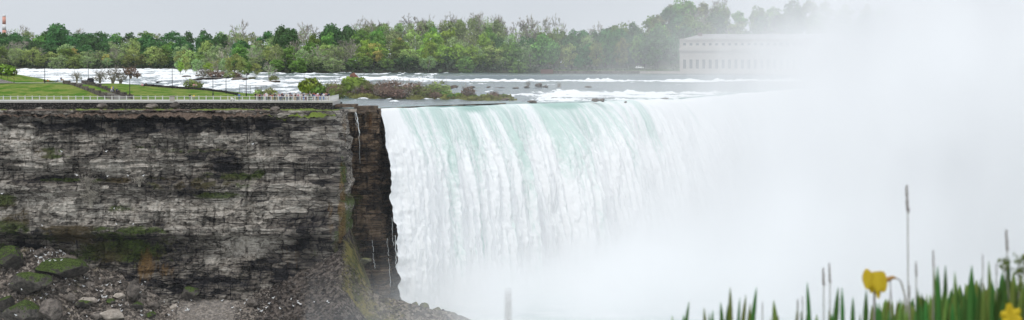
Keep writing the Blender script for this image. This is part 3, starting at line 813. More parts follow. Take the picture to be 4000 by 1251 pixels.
# ---- single trees one can tell apart
HERO = [
 (224, 92, 'dark', 130, 95, 'tall round dark green tree bulging above the skyline of the wood near the smokestack'),
 (1106, 96, 'dark', 75, 90, 'dark green domed tree on the skyline above the crowd of visitors'),
 (1293, 92, 'dark', 75, 95, 'dark green domed tree on the skyline above the end of the retaining wall'),
 (1360, 100, 'dark', 80, 90, 'dark green skyline tree just before the row of tall poplars begins'),
 (1461, 160, 'ochre', 88, 16, 'golden ochre tree standing at the water beyond the shrubby islet'),
 (1563, 145, 'ochre', 64, 60, 'peach ochre tree crown showing between green crowns behind the golden ochre tree'),
 (1658, 173, 'lime', 85, 20, 'yellow green tree at the shore between two greyer trees beyond the shrubby islet'),
 (1790, 172, 'limer', 100, 18, 'broad bright lime tree at the shore, first of a touching pair'),
 (1842, 174, 'lime', 92, 14, 'bright lime tree at the shore, second of a touching pair'),
 (1868, 164, 'copper', 70, 55, 'dark copper red tree crown peeping out behind the lime pair'),
 (1925, 158, 'lime', 60, 60, 'small yellow green crown behind the copper red tree'),
 (1995, 163, 'midr', 100, 18, 'mid green shore tree with bare lower trunk before the great domed tree'),
 (2072, 158, 'bud', 110, 26, 'grey green budding tree leaning against the great domed tree'),
 (2132, 133, 'midr', 128, 20, 'great domed bright green tree at the shore where the bank wall starts'),
 (2222, 165, 'pale', 80, 40, 'pale yellow green tree just behind the great domed tree'),
 (2262, 216, 'dark', 46, 30, 'small round dark tree standing alone on the shore lawn'),
 (2330, 160, 'olive', 75, 32, 'olive tree on the shore lawn beside the small round dark tree'),
 (2390, 155, 'dark', 85, 34, 'deep green tree on the lawn before the brown budding tree'),
 (2430, 140, 'olive', 76, 30, 'tall brownish tree with visible trunk on the shore lawn'),
 (2502, 135, 'midr', 100, 44, 'tree with yellow green top behind the white car'),
 (2560, 127, 'dark', 150, 30, 'large rounded dark green tree spreading beside the stone power house'),
 (2625, 140, 'dark', 80, 36, 'dark green tree touching the corner of the stone power house'),
 (2480, 88, 'dark', 90, 110, 'dark green tree on the slope above the white car'),
 (2420, 88, 'midr', 110, 110, 'broad green tree on the slope above the brownish lawn tree'),
 (2570, 50, 'olive', 90, 120, 'olive brown tree at the foot of the high wooded hill'),
 (2620, 10, 'olive', 100, 150, 'olive green tree high on the wooded hill above the power house chimney'),
 (2590, 95, 'olive', 90, 90, 'golden olive tree low on the wooded hill'),
 (2670, -6, 'midr', 130, 150, 'tall green tree crowning the wooded hill above the power house'),
 (2700, 60, 'midr', 120, 100, 'green tree on the wooded hill behind the power house roof'),
 (2810, -12, 'bare', 100, 150, 'tall leafless tree in the mist above the power house roof'),
 (416, 207, 'ochre', 46, 22, 'small yellow tree at the water edge beyond the second lamp post'),
 (470, 200, 'pale', 60, 18, 'pale yellow green shore tree beside the small yellow tree'),
 (290, 185, 'ochre', 60, 24, 'ochre budding tree at the shore beyond the picnickers'),
 (425, 155, 'bud', 95, 60, 'wide grey brown budding tree in mid wood above the small yellow tree'),
 (635, 180, 'pale', 82, 22, 'sandy green budding tree at the shore above the seated pair on the lawn'),
 (565, 232, 'lime', 48, 14, 'low lime bush tree at the water edge'),
 (587, 240, 'ochre', 22, 12, 'narrow yellow bush tree beside the low lime one'),
 (70, 185, 'pale', 90, 22, 'pale green shore tree beyond the yellow green bush'),
 (135, 190, 'bare', 70, 20, 'brownish leafless shore tree between pale green ones'),
]
for (u, vt, lk, w, back, lab) in HERO:
    x = XU(u, 1400); y = float(shore_y(XU(u, float(shore_y(x))))) + back
    plant(u, vt, lk, y, w, row='hero', label=lab)

# ---- the wood itself in rows
def mixpick(opts):
    r = random.random() * sum(w for _, w in opts)
    for k_, w in opts:
        r -= w
        if r <= 0: return k_
    return opts[-1][0]
ROWS = [('bank', 0.34, 6, 72, 0.07), ('shore', 0.55, 18, 62, 0.09), ('second', 0.70, 48, 68, 0.07), ('third', 0.86, 85, 70, 0.05), ('skyline', 1.0, 128, 58, 0.0)]
for rn, frac, back, step, jit in ROWS:
    u = -50.0
    while u < 2640:
        uu_ = u + random.uniform(-12, 12)
        u += step * random.uniform(0.8, 1.2)
        x = XU(uu_, 1400); sh = float(shore_y(XU(uu_, float(shore_y(x)))))
        y = sh + back + random.uniform(-8, 8)
        base = 225 + (CAMZ - 6.0) / y * FOC
        sky = float(np.interp(uu_, SKU, SKV))
        if rn == 'skyline':
            vt = sky + random.uniform(-1, 9)
        else:
            vt = base - (base - sky) * (frac + random.uniform(-jit, jit))
        if uu_ < 1000:
            opts = {'bank': [('bud', 3), ('mid', 2), ('olive', 1), ('pale', 1.5)], 'shore': [('bud', 3), ('pale', 3), ('bare', .8), ('mid', 1.5), ('olive', .5)], 'second': [('bud', 2.2), ('pale', 1), ('mid', 3), ('dark', 2), ('bare', .8)],
                    'third': [('dark', 5), ('darko', 2), ('mid', 1.2), ('bud', 1)], 'skyline': [('dark', 5), ('darko', 2.2), ('mid', 1), ('bud', 1.6), ('bare', .2)]}[rn]
        elif uu_ < 1400:
            opts = {'bank': [('mid', 3), ('bud', 1.5), ('dark', 1)], 'shore': [('bud', 3), ('bare', 1.2), ('mid', 3), ('midr', 1)], 'second': [('bud', 3), ('bare', 1), ('mid', 2.5), ('pale', 1)],
                    'third': [('dark', 3), ('mid', 2), ('bud', 1.5)], 'skyline': [('dark', 4), ('darko', 2), ('bare', 1)]}[rn]
        elif uu_ < 2010:
            opts = {'bank': [('mid', 3), ('dark', 2), ('bud', 1)], 'shore': [('mid', 3), ('lime', 2.4), ('bud', 1.5), ('pale', 2)], 'second': [('mid', 3), ('bud', 2), ('lime', 1.8), ('pale', 1), ('dark', .6)],
                    'third': [('mid', 2.4), ('pale', 2), ('bud', 2), ('lime', .6), ('dark', .5)], 'skyline': [('tall', 7), ('bare', 1)]}[rn]
        elif uu_ < 2560:
            opts = {'bank': [('mid', 1)], 'shore': [('mid', 1)], 'second': [('mid', 2), ('olive', 1), ('bud', 1), ('dark', 2)],
                    'third': [('dark', 4), ('midr', 2), ('bud', 1)], 'skyline': [('dark', 4), ('midr', 2.5), ('bare', .8)]}[rn]
        else:
            opts = {'bank': [('mid', 1)], 'shore': [('mid', 1)], 'second': [('dark', 2), ('midr', 2)], 'third': [('midr', 3), ('dark', 2), ('olive', 1)], 'skyline': [('midr', 3), ('dark', 2), ('bare', 1.6), ('olive', .6)]}[rn]
        if rn in ('shore', 'bank') and uu_ > 2040: continue
        if rn == 'second' and uu_ > 2600: continue
        lk = mixpick(opts)
        if lk in ('tall', 'bare') and rn == 'skyline': vt -= random.uniform(0, 7)
        if rn == 'skyline' and 1990 < uu_ < 2110:
            lk = 'bare'; vt = random.uniform(72, 92)
        wid = (1.22 if rn == 'skyline' else 1.0) * step * random.uniform(1.15, 1.7) * (0.62 if lk == 'tall' else 1.0)
        plant(uu_, vt, lk, y, wid, row=rn)
# tall thin trees behind the 1400-1960 skyline and a few sprinkled elsewhere
for i in range(20):
    uu_ = random.uniform(1390, 1960); y = float(shore_y(XU(uu_, 1300))) + 150 + random.uniform(-6, 8)
    plant(uu_, float(np.interp(uu_, SKU, SKV)) - random.uniform(-14, 10), mixpick([('tall', 3), ('bare', 2)]), y, random.uniform(34, 60), row='poplar')
for uu_, vt in ((1750, 60), (1870, 52), (1905, 56), (2088, 70), (2122, 68), (2060, 78), (2180, 70), (930, 88), (1405, 76), (60, 106), (300, 112), (2325, 98), (1190, 90)):
    y = float(shore_y(XU(uu_, float(shore_y(XU(uu_, 1300)))))) + 146
    plant(uu_, vt, 'bare', y, random.uniform(60, 95), row='poplar')

for bk, fr, st_ in ((70, 0.66, 84), (110, 0.82, 80), (150, 0.98, 76)):
    u = 2590.0
    while u < 3420:
        u += st_ * random.uniform(.8, 1.2); y = float(shore_y(XU(u, 1260))) + bk
        sky = float(np.interp(u, SKU, SKV))
        plant(u, 285 - (285 - sky) * fr + random.uniform(-6, 8), mixpick([('midr', 3), ('dark', 3), ('mid', 2), ('olive', 1), ('bare', .5)]), y, random.uniform(75, 105), row='hill')
# ---- labels of the unnamed trees: how they look, which row, what they stand above
LAND = [(20, 'the smokestack'), (175, 'the first lamp post'), (260, 'the walker on the path'), (345, 'the second lamp post'), (430, 'the stairway'), (507, 'the lamp below the stairs'), (570, 'the lawn picnickers'),
        (673, 'the tall lawn lamp'), (757, 'the couple in yellow'), (832, 'the slim wall lamp'), (920, 'the wooded rapids islet'), (962, 'the twin armed lamp post'), (1060, 'the small rapids islet'),
        (1130, 'the thick of the crowd'), (1210, 'the green promenade shrub'), (1290, 'the last railing post'), (1383, 'the rusty wreck'), (1461, 'the golden ochre tree'), (1540, 'the reddest islet shrubs'), (1660, 'the grassy islet middle'),
        (1790, 'the lime tree pair'), (1900, 'the tip of the shrubby islet'), (2000, 'the first bare rapids rocks'), (2110, 'the great domed tree'), (2230, 'the brick shore wall'), (2330, 'the shore lawn'), (2430, 'the brownish lawn tree'), (2500, 'the white car'),
        (2600, 'the large lawn tree'), (2730, 'the power house chimney'), (2850, 'the power house roof'), (3000, 'the misty power house end'), (3200, 'the misty plume')]
ROWW = {'bank': 'at the waterline', 'shore': 'in the shore row', 'second': 'in the second row', 'third': 'in the third row', 'skyline': 'on the skyline', 'poplar': 'behind the skyline', 'hill': 'on the hillside'}
byl = {}
for rec_ in TREES:
    o, u, lk, row, h, ws, lab = rec_
    if lab: continue
    near = min(LAND, key=lambda q: abs(q[0] - u))
    size = '' if row == 'hero' else ('taller ' if h > 24 else '')
    byl.setdefault((LOOK[lk][3], ROWW[row], near[1]), []).append(rec_)
ORD = ['first', 'second', 'third', 'fourth', 'fifth', 'sixth', 'seventh', 'eighth', 'ninth', 'tenth', 'eleventh']
for (wd, rw, nr), lst in byl.items():
    lst.sort(key=lambda q: q[1])
    for i, q in enumerate(lst):
        q[0]['label'] = f"{wd} {rw} above {nr}" if len(lst) == 1 else f"{ORD[i]} {wd} {rw} above {nr}"

# ---- under-storey along the water: one dark band of brush nobody could count
r = np.random.default_rng(77)
n = 9000
ux = r.uniform(-100, 2680, n); yy = np.array([float(shore_y(XU(a, 1400))) for a in ux[:1]])
X0 = (ux - 2000) / FOC * shore_y((ux - 2000) / FOC * 1400)
sh = shore_y(X0)
yy = sh + r.uniform(3, 70, n) * np.where(ux > 2050, 0.35, 1)
keep = ~((ux > 2130) & (r.uniform(size=n) < 0.93))
zz = bank_z(X0, yy) + r.uniform(0, 1, n) ** 1.6 * np.where(ux > 2050, 1.5, 4.5)
cen = np.stack([X0, yy, zz], 1)[keep]
nn = r.normal(size=cen.shape) + np.array([0, -0.5, 0.8]); nn /= np.linalg.norm(nn, axis=1)[:, None]
o = link('undergrowth', leaf_cloud('undergrowth', cen, nn, r.uniform(0.8, 2.0, len(cen)), rng=r), M['mid'])
o.data.materials[0] = leaf_mat('brush_leaf', (0.045, 0.07, 0.03), 0.02); tag(o, kind='stuff')
bpy.data.materials['leaf_olive']
# ------------------------------------------------------------------ shrubs
def shrub_src(name, leafm, twigm, seed, leaves=260, wid=1.0, flat=0.8, size=(0.10, 0.26), stems=9):
    """a shrub one metre high: stems and foliage"""
    r = np.random.default_rng(seed)
    b = MB()
    for i in range(stems):
        a = r.uniform(0, 6.28); l = r.uniform(0.5, 0.95); sp = r.uniform(0.1, 0.6) * wid
        e = Vector((math.cos(a) * sp, math.sin(a) * sp, l)); m_ = Vector((e.x * 0.35, e.y * 0.35, l * 0.5))
        b.tube([(0.06 * math.cos(a), 0.06 * math.sin(a), -0.15), m_, e], [0.03, 0.022, 0.008], 4, cap=False)
        for k in range(5):
            f = r.uniform(0.4, 1.0); p = m_ + (e - m_) * f
            d = Vector(r.normal(size=3)) * 0.16 + Vector((0, 0, 0.1))
            b.tube([p, p + d * 0.5, p + d * 1.2], [0.014, 0.010, 0.004], 3, cap=False)
            q = p + d
            for k2 in range(2):
                d2 = Vector(r.normal(size=3)) * 0.10 + Vector((0, 0, 0.05))
                b.tube([q, q + d2], [0.008, 0.004], 3, cap=False)
    c = r.normal(size=(leaves, 3)); c /= np.linalg.norm(c, axis=1)[:, None]
    rad = r.uniform(0.45, 1.0, leaves) ** 0.5
    lum = 1 + 0.25 * vnoise(c[:, 0] * 2, c[:, 1] * 2, c[:, 2] * 2, seed)
    nrm = c + r.normal(size=c.shape) * 0.6; nrm /= np.linalg.norm(nrm, axis=1)[:, None]
    p = c * (rad * lum)[:, None] * np.array([0.62 * wid, 0.62 * wid, 0.42]) + np.array([0, 0, 0.52])
    root = empty(name)
    link('stems', b.mesh('stems'), M[twigm], root)
    link('foliage', leaf_cloud('foliage', p, nrm, r.uniform(*size, leaves), rng=r), M[leafm], root)
    return root
SH = {}
def shrub(kind, loc, h, w, label, group=None, name='shrub', cat='shrub'):
    spec = {'red': ('redtwig', 'redtwig', 300, 1.0, (0.05, 0.14), 12), 'grey': ('twig', 'twig', 160, 1.0, (0.04, 0.12), 13), 'green': ('mid', 'bark', 420, 1.0, (0.10, 0.24), 8),
            'yellow': ('lime', 'bark', 420, 1.1, (0.09, 0.22), 8), 'olive': ('olive', 'redtwig', 220, 1.0, (0.07, 0.18), 10), 'pale': ('pale', 'twig', 260, 1.0, (0.07, 0.16), 12), 'mixed': ('redtwig', 'redtwig', 300, 1.0, (0.05, 0.14), 12)}[kind]
    var = random.randrange(2)
    if (kind, var, name) not in SH:
        SH[(kind, var, name)] = o = shrub_src(name, spec[0], spec[1], 900 + len(SH) * 7 + var, spec[2], spec[3], size=spec[4], stems=spec[5])
    else:
        o = copy_tree(SH[(kind, var, name)])
    o.location = loc; o.rotation_euler = (0, 0, random.uniform(0, 6.28)); o.scale = (w / 1.24, w / 1.24, h)
    tag(o, label, cat, group)
    return o

# ---- shrubby islet above the brink
def isl_v(u): return float(np.interp(u, [1290, 1400, 1500, 1640, 1760, 1880, 1960, 2010], [377, 384, 389, 391, 394, 395, 393, 392]))
gu = np.linspace(1255, 2020, 150)
front = [on_river(u, isl_v(u)) for u in gu]
t_ = np.linspace(0, 1, 16)
IX = np.zeros((16, 150)); IY = IX.copy(); IZ = IX.copy()
for j, (fx, fy, fz) in enumerate(front):
    dep = 34 * math.sin(math.pi * min(1, max(0, (gu[j] - 1255) / 765))) ** 0.6 + 2
    for i, t in enumerate(t_):
        yy_ = fy + dep * t
        IX[i, j] = fx * yy_ / fy; IY[i, j] = yy_
        IZ[i, j] = fz - 0.8 + (1.9 * math.sin(math.pi * t ** 0.6) if 0 < t < 1 else 0) * (0.7 + 0.5 * float(fbm(gu[j] * 0.03, t * 3, 0, 3, 5)))
me = grid_mesh('islet', IX, IY, IZ, True)
tag(link('islet', me, M['wildgrass']), kind='structure')
def islet_at(u, f):
    j = int(np.clip((u - 1255) / 765 * 149, 0, 149)); i = int(np.clip(f * 15, 0, 15))
    return IX[i, j], IY[i, j], IZ[i, j]
PXM = lambda px, y: px / FOC * y
ISLA = [(1300, 320, 'pale'), (1345, 325, 'mixed'), (1390, 300, 'yellow'), (1420, 330, 'olive'), (1460, 322, 'olive'), (1500, 318, 'mixed'), (1540, 316, 'mixed'), (1585, 330, 'red'), (1610, 322, 'red'), (1640, 330, 'olive'),
        (1690, 325, 'pale'), (1720, 322, 'pale'), (1833, 338, 'red'), (1930, 358, 'red'), (1970, 366, 'green')]
lbl = ['pale budding shrub at the promenade end of the rapids islet', 'reddish brown bare shrub beside the railing end on the islet', 'tall yellow green shrub rising near the rusty wreck', 'olive shrub between the yellow green and reddish ones', 'yellow green shrub over the bare red thicket', 'grey olive shrub at the crest of the islet', 'high reddish shrub at the crest of the islet',
       'dark red bare shrub with upright twigs on the islet crest', 'second dark red bare shrub on the islet crest', 'olive shrub next to the dark red pair', 'pale green feathery shrub on the islet', 'second pale green feathery shrub nearest the islet middle', 'lone dark red shrub standing in the grassy half of the islet', 'low red brown shrub near the islet tip', 'dark green shrub at the islet tip']
for (u, vt, kd), lb in zip(ISLA, lbl):
    x, y, z = islet_at(u, 0.55)
    h = max(1.2, P(u, vt, y)[2] - z)
    shrub(kd, (x, y, z), h, h * random.uniform(1.2, 1.7), lb, 'shrubs on the rapids islet')
n0 = 0
for i in range(46):
    u = 1290 + (1990 - 1290) * (i + random.random()) / 46
    f = random.uniform(0.12, 0.7)
    kd = mixpick([('red', 5), ('mixed', 3.5), ('grey', 1), ('olive', 1)]) if u < 1650 else mixpick([('olive', 2), ('yellow', 2.2), ('green', 1), ('red', 1.4)])
    x, y, z = islet_at(u, f)
    top = np.interp(u, [1290, 1400, 1560, 1650, 1720, 1800, 1960], [335, 336, 338, 348, 350, 362, 374]) + f * -6 + random.uniform(0, 12)
    h = max(1.0, P(u, float(top), y)[2] - z)
    shrub(kd, (x, y, z), h, h * random.uniform(1.3, 2.0), {'red': 'bare reddish shrub in the tangle covering the rapids islet', 'mixed': 'half budded brown shrub in the tangle covering the rapids islet', 'grey': 'leafless grey shrub in the tangle covering the rapids islet',
          'olive': 'low olive shrub in the tangle covering the rapids islet', 'yellow': 'low yellow green shrub in the grassy half of the rapids islet', 'green': 'low dark green shrub in the grassy half of the rapids islet'}[kd], 'shrubs on the rapids islet')
# grass fringe of the islet
r = np.random.default_rng(5)
cen, nn = [], []
for i in range(5200):
    u = r.uniform(1262, 2005); f = r.uniform(0, 1) ** 1.4 * 0.8
    x, y, z = islet_at(u, f)
    cen.append((x + r.normal() * 0.3, y + r.normal() * 0.6, z + r.uniform(-0.2, 0.9))); nn.append((r.normal() * 0.5, -1 + r.normal() * 0.4, 0.6))
cen, nn = np.array(cen), np.array(nn); nn /= np.linalg.norm(nn, axis=1)[:, None]
o = link('grass', leaf_cloud('grass', cen, nn, r.uniform(0.3, 0.75, len(cen)), rng=r), leaf_mat('islet_grass', (0.15, 0.15, 0.035), 0.02)); tag(o, kind='stuff')

# ---- rocky islets with trees in the upper rapids
def small_tree(u, vtop, vbase, look, wpx, label):
    x, y, z = on_river(u, vbase)
    zt = P(u, vtop, y)[2]; h = zt - z
    var = random.randrange(3); o = get_tree(look, var); s = h / 20
    w = (wpx / 2 / FOC * y) / PROTO[LOOK[look][0]][var][2]
    o.location = (x, y, z); o.rotation_euler = (0, 0, random.uniform(0, 6.28)); o.scale = (w, w, s)
    tag(o, label, 'tree', 'trees on the rapids islets')
for a in [(915, 204, 306, 'pale', 90, 'tallest pale green tree on the wooded rapids islet'), (880, 216, 304, 'bud', 66, 'grey budding tree beside the tallest one on the rapids islet'), (945, 220, 306, 'pale', 56, 'slimmer pale tree on the downstream side of the wooded rapids islet'),
          (815, 244, 300, 'lime', 62, 'lime green tree on the end of the wooded rapids islet'), (850, 236, 303, 'bare', 70, 'leafless tree in the middle of the wooded rapids islet'), (770, 228, 292, 'bud', 60, 'grey green tree at the upstream rocks of the rapids'),
          (725, 215, 288, 'pale', 46, 'narrow pale tree upstream of the wooded rapids islet'), (1050, 246, 317, 'bare', 56, 'sparse leafless tree on the small rapids islet'), (1000, 244, 300, 'pale', 60, 'pale green tree behind the two rapids islets'), (965, 240, 300, 'mid', 52, 'mid green tree between the two rapids islets'),
          (705, 236, 290, 'lime', 34, 'small lime tree in the rapids over the tall lawn lamp post')]:
    small_tree(*a)
for (u, vt, vb, kd, w, lb) in [(1068, 294, 318, 'olive', 40, 'rounded olive bush on the small rapids islet'), (800, 272, 304, 'grey', 70, 'grey twiggy bush at the head of the wooded islet'), (850, 276, 308, 'red', 80, 'brown twiggy bush under the leafless islet tree'), (900, 282, 310, 'pale', 60, 'pale bush under the tallest islet tree'),
          (510, 262, 298, 'red', 60, 'red brown bush in the rapids beyond the lamp post below the stairs'), (535, 285, 300, 'red', 40, 'low red brown bush in the white rapids'), (440, 268, 318, 'grey', 70, 'tall grey leafless bush behind the stairway'), (390, 280, 322, 'grey', 60, 'low grey leafless bush behind the dark bin'),
          (470, 286, 322, 'grey', 60, 'grey leafless bush between stairway and lamp post'), (300, 285, 316, 'grey', 46, 'thin grey bush by the path end'), (745, 308, 345, 'pale', 60, 'pale bush behind the low lawn wall'), (770, 318, 348, 'olive', 50, 'olive bush at the end of the low lawn wall'), (985, 300, 312, 'olive', 30, 'small olive bush between the islets'),
          (925, 284, 310, 'mixed', 40, 'brown bush on the islet rocks'), (1215, 304, 356, 'green', 0, '')][:-1]:
    x, y, z = on_river(u, vb)
    if u < 560 or 700 < u < 790: 
        y = 708 if u < 560 else 700; x = XU(u, y); z = P(u, vb, y)[2]
    h = P(u, vt, y)[2] - z
    shrub(kd, (x, y, z - 0.3), h + 0.3, PXM(w, y), lb, name='bush', cat='bush')
# promenade shrub behind the crowd, bush by the upper path
def named_shrub(u, vt, vb, y, kd, w, lb, **k):
    x, _, z = P(u, vb, y)
    shrub(kd, (x, y, z), P(u, vt, y)[2] - z, PXM(w, y), lb, **k)
named_shrub(1212, 304, 372, 652, 'yellow', 86, 'bright yellow green shrub behind the crowd at the promenade end')
named_shrub(1240, 330, 374, 650, 'green', 60, 'darker green shrub leaning beside the bright one at the promenade end')
named_shrub(1055, 345, 385, 648, 'pale', 60, 'thin pale shrub behind the visitors')
named_shrub(1010, 345, 385, 649, 'pale', 40, 'smaller thin pale shrub behind the visitors near the twin armed lamp')
named_shrub(15, 250, 300, 716, 'yellow', 90, 'bright yellow green bush on the bank above the handrail', name='bush', cat='bush')
named_shrub(50, 268, 300, 717, 'olive', 44, 'faded olive bush beside the bright bush on the bank', name='bush', cat='bush')
named_shrub(1320, 338, 392, 650, 'olive', 70, 'olive shrub crowding the end of the railing')
# leafless shrubs on the cliff ledges
for (u, vb, h, w, lb) in [(345, 735, 46, 70, 'grey leafless shrub hanging on the middle cliff ledge'), (545, 724, 36, 60, 'grey leafless shrub on the ledge under the dark cliff stain'), (355, 800, 60, 80, 'large grey leafless shrub on the lower cliff face')]:
    x, y, z = P(u, vb, 595.2)
    shrub('grey', (x, y, z), PXM(h, y), PXM(w, y), lb, 'shrubs on the cliff ledges')
# ------------------------------------------------------------------ boulders
def rock_mesh(seed, sub=3, cut=7, lump=0.25):
    r = np.random.default_rng(seed)
    bm = bmesh.new(); bmesh.ops.create_icosphere(bm, subdivisions=sub, radius=1)
    V = np.array([v.co[:] for v in bm.verts])
    for i in range(cut):
        d = r.normal(size=3); d /= np.linalg.norm(d); lim = r.uniform(0.55, 0.85)
        k_ = V @ d; V = V - np.clip(k_ - lim, 0, None)[:, None] * d[None, :]
    V = V * (1 + lump * fbm(V[:, 0] * 1.8 + seed, V[:, 1] * 1.8, V[:, 2] * 1.8, 4, seed))[:, None]
    for v, c in zip(bm.verts, V): v.co = c
    me = bpy.data.meshes.new('boulder'); bm.to_mesh(me); bm.free()
    return me
ROCKS = [rock_mesh(40 + i, 4, 13, 0.16) for i in range(7)]
def rock(loc, sx, sy, sz, mat, label, group=None, name='boulder', cat='boulder', mesh=None, rz=None, tilt=0.0):
    me = mesh or ROCKS[random.randrange(7)]
    o = bpy.data.objects.new(name, me); COL.objects.link(o)
    if not me.materials: me.materials.append(None)
    o.material_slots[0].link = 'OBJECT'; o.material_slots[0].material = M[mat]
    o.location = loc; o.scale = (sx, sy, sz); o.rotation_euler = (tilt, tilt * 0.5, random.uniform(-0.4, 0.4) if rz is None else rz)
    tag(o, label, cat, group)
    return o
def rock_px(u, v, w, h, mat, label, on, group=None, name='boulder', sink=0.35, **k):
    """boulder whose silhouette is about w x h photo pixels, centred at u, v"""
    x, y, z = on(u, v + h * 0.5)
    rx, rz_ = w / 2 / FOC * y / 0.92, h / 2 / FOC * y / 0.92
    cx_, cy_, cz_ = P(u, v, y)
    rock((cx_, y + rx * 0.1, cz_), rx, max(rx * 0.75, rz_), rz_, mat, label, group, name, **k)
TB = [(225, 1050, 220, 76, 'mossrock', 'wide flat topped boulder with bright moss over a black undercut'),
      (25, 1012, 120, 100, 'mossrock', 'dark mossy hump of rock against the cliff foot at the photo edge'),
      (112, 1112, 180, 100, 'mossrock', 'big rounded mossy boulder dotted with gulls'),
      (88, 1222, 180, 100, 'mossrock', 'bright mossy boulder low in the corner of the slope'),
      (190, 1215, 100, 90, 'boulder', 'bare grey boulder next to the bright mossy corner boulder'),
      (20, 1190, 80, 70, 'mossrock', 'small mossy boulder at the photo edge under the rounded mossy one'),
      (522, 1132, 70, 90, 'boulder', 'upright brown boulder standing at the cliff foot'),
      (742, 1150, 76, 62, 'mossrock', 'rounded boulder with a moss cap beside the pale gravel'),
      (462, 1158, 52, 26, 'palerock', 'pale tilted slab on the slope before the upright brown boulder'),
      (345, 1172, 70, 30, 'palerock', 'pale flat slab in the middle of the slope'),
      (430, 1232, 120, 50, 'palerock', 'large pale slab low on the slope'),
      (320, 1190, 70, 36, 'mossrock', 'low mossy rock under the pale flat slab'),
      (270, 1165, 60, 44, 'boulder', 'dark grey block below the flat topped boulder'),
      (535, 1196, 60, 36, 'mossrock', 'mossy rock below the upright brown boulder'),
      (600, 1190, 46, 30, 'boulder', 'small grey block at the rim of the pale gravel'),
      (590, 1230, 56, 30, 'mossrock', 'bright green capped rock at the lower photo edge'),
      (430, 1180, 40, 26, 'mossrock', 'small green rock between two pale slabs'),
      (985, 1180, 46, 40, 'boulder', 'dark boulder where pale gravel meets dark scree'),
      (240, 1130, 46, 26, 'boulder', 'small boulder in the shade of the flat topped boulder'),
      (150, 990, 44, 30, 'boulder', 'grey boulder on top of the rubble cone'),
      (380, 1235, 60, 40, 'boulder', 'brown grey block beside the large pale slab'),
      (680, 1200, 36, 24, 'palerock', 'small pale stone in the gravel fan')]
for a in TB: rock_px(a[0], a[1], a[2], a[3], a[4], a[5], on_talus)
# stones on the spine of the slope beside the fall
RB = [(1508, 1183, 44, 26, 'low olive stone highest on the misty spine'), (1560, 1192, 40, 24, 'flat olive stone on the misty spine'), (1620, 1194, 40, 30, 'rounded olive stone on the misty spine before the pointed one'), (1653, 1205, 46, 42, 'pointed grey olive stone on the misty spine'), (1706, 1214, 44, 30, 'broad grey olive stone past the pointed one on the spine'),
      (1738, 1226, 44, 34, 'low grey stone before the spine dips into mist'), (1770, 1236, 40, 30, 'last grey stone before the spine leaves the picture'), (1425, 1020, 50, 26, 'brown rock at the edge of the mossy ridge beside the trickles'), (1590, 1216, 60, 36, 'grey rock under the rounded stones of the spine'), (1480, 1215, 70, 40, 'dark rock on the misty scree')]
for a in RB: rock_px(a[0], a[1], a[2], a[3], 'greyolive', a[4], lambda u, v: (XU(u, 598), 598, P(u, v, 598)[2]))
# rubble of the slope: thousands of stones, one object
r = np.random.default_rng(21)
bm = bmesh.new(); bmesh.ops.create_icosphere(bm, subdivisions=1, radius=1)
base = np.array([v.co[:] for v in bm.verts]); tri = np.array([[v.index for v in f.verts] for f in bm.faces]); bm.free()
def rubble(name, n, fx, sizes, mat):
    Vs, Fs = [], []
    for i in range(n):
        x, y = fx()
        z = talus_z(x, y)
        if z < -52: continue
        s = sizes() 
        q = base * (1 + 0.25 * r.normal(size=(len(base), 1))) * (s * np.array([r.uniform(.8, 1.4), r.uniform(.7, 1.1), r.uniform(.5, .9)]))
        a = r.uniform(0, 6.28); ca, sa = math.cos(a), math.sin(a)
        q = np.stack([q[:, 0] * ca - q[:, 1] * sa, q[:, 0] * sa + q[:, 1] * ca, q[:, 2]], 1) + np.array([x, y, z + s * 0.2])
        Fs.append(tri + len(base) * len(Vs)); Vs.append(q)
    o = link(name, mesh_np(name, np.concatenate(Vs), np.concatenate(Fs)), mat); tag(o, kind='stuff')
rubble('rubble', 5200, lambda: (r.uniform(-128, -82), r.uniform(568, 598)), lambda: 0.10 + 0.5 * r.uniform() ** 4, M['boulder'])
rubble('scree', 4200, lambda: (r.uniform(-66, -14), r.uniform(574, 600)), lambda: 0.08 + 0.32 * r.uniform() ** 4, rock_mat('dark_scree', (0.03, 0.027, 0.026), (0.13, 0.115, 0.105), 0))
rubble('gravel', 3200, lambda: (r.uniform(-90, -58), r.uniform(576, 597)), lambda: 0.06 + 0.2 * r.uniform() ** 3, M['palerock'])

# rocks on the dirt bench over the cliff
for (u, v, w, h, mt, lb) in [(152, 425, 36, 14, 'palerock', 'cream coloured slab lying under the retaining wall'), (396, 416, 46, 24, 'boulder', 'dark earthy boulder on the bench with a grassy top'), (590, 418, 56, 26, 'boulder', 'second dark earthy boulder on the bench with a grassy top'), (683, 411, 50, 28, 'boulder', 'dark block jutting from the retaining wall foot'),
        (488, 437, 36, 20, 'wetrock', 'brown clod hanging at the cliff edge'), (982, 436, 34, 18, 'boulder', 'grey boulder sitting at the grassy cliff edge'), (1072, 428, 44, 22, 'boulder', 'grey rock heap below the crowd on the cliff edge'), (1095, 436, 26, 14, 'boulder', 'small grey rock beside the heap below the crowd'),
        (392, 438, 14, 14, 'palerock', 'small upright tan stone at the cliff edge'), (200, 440, 20, 9, 'palerock', 'whitish stone on the dirt bench'), (45, 433, 18, 9, 'palerock', 'pale stone at the start of the dirt bench'), (340, 437, 26, 9, 'palerock', 'flat tan stone on the dirt bench')]:
    y = 611.5 if v < 428 else 604
    rock_px(u, v, w, h, mt, lb, lambda u, v, y=y: P(u, v, y), name='boulder')

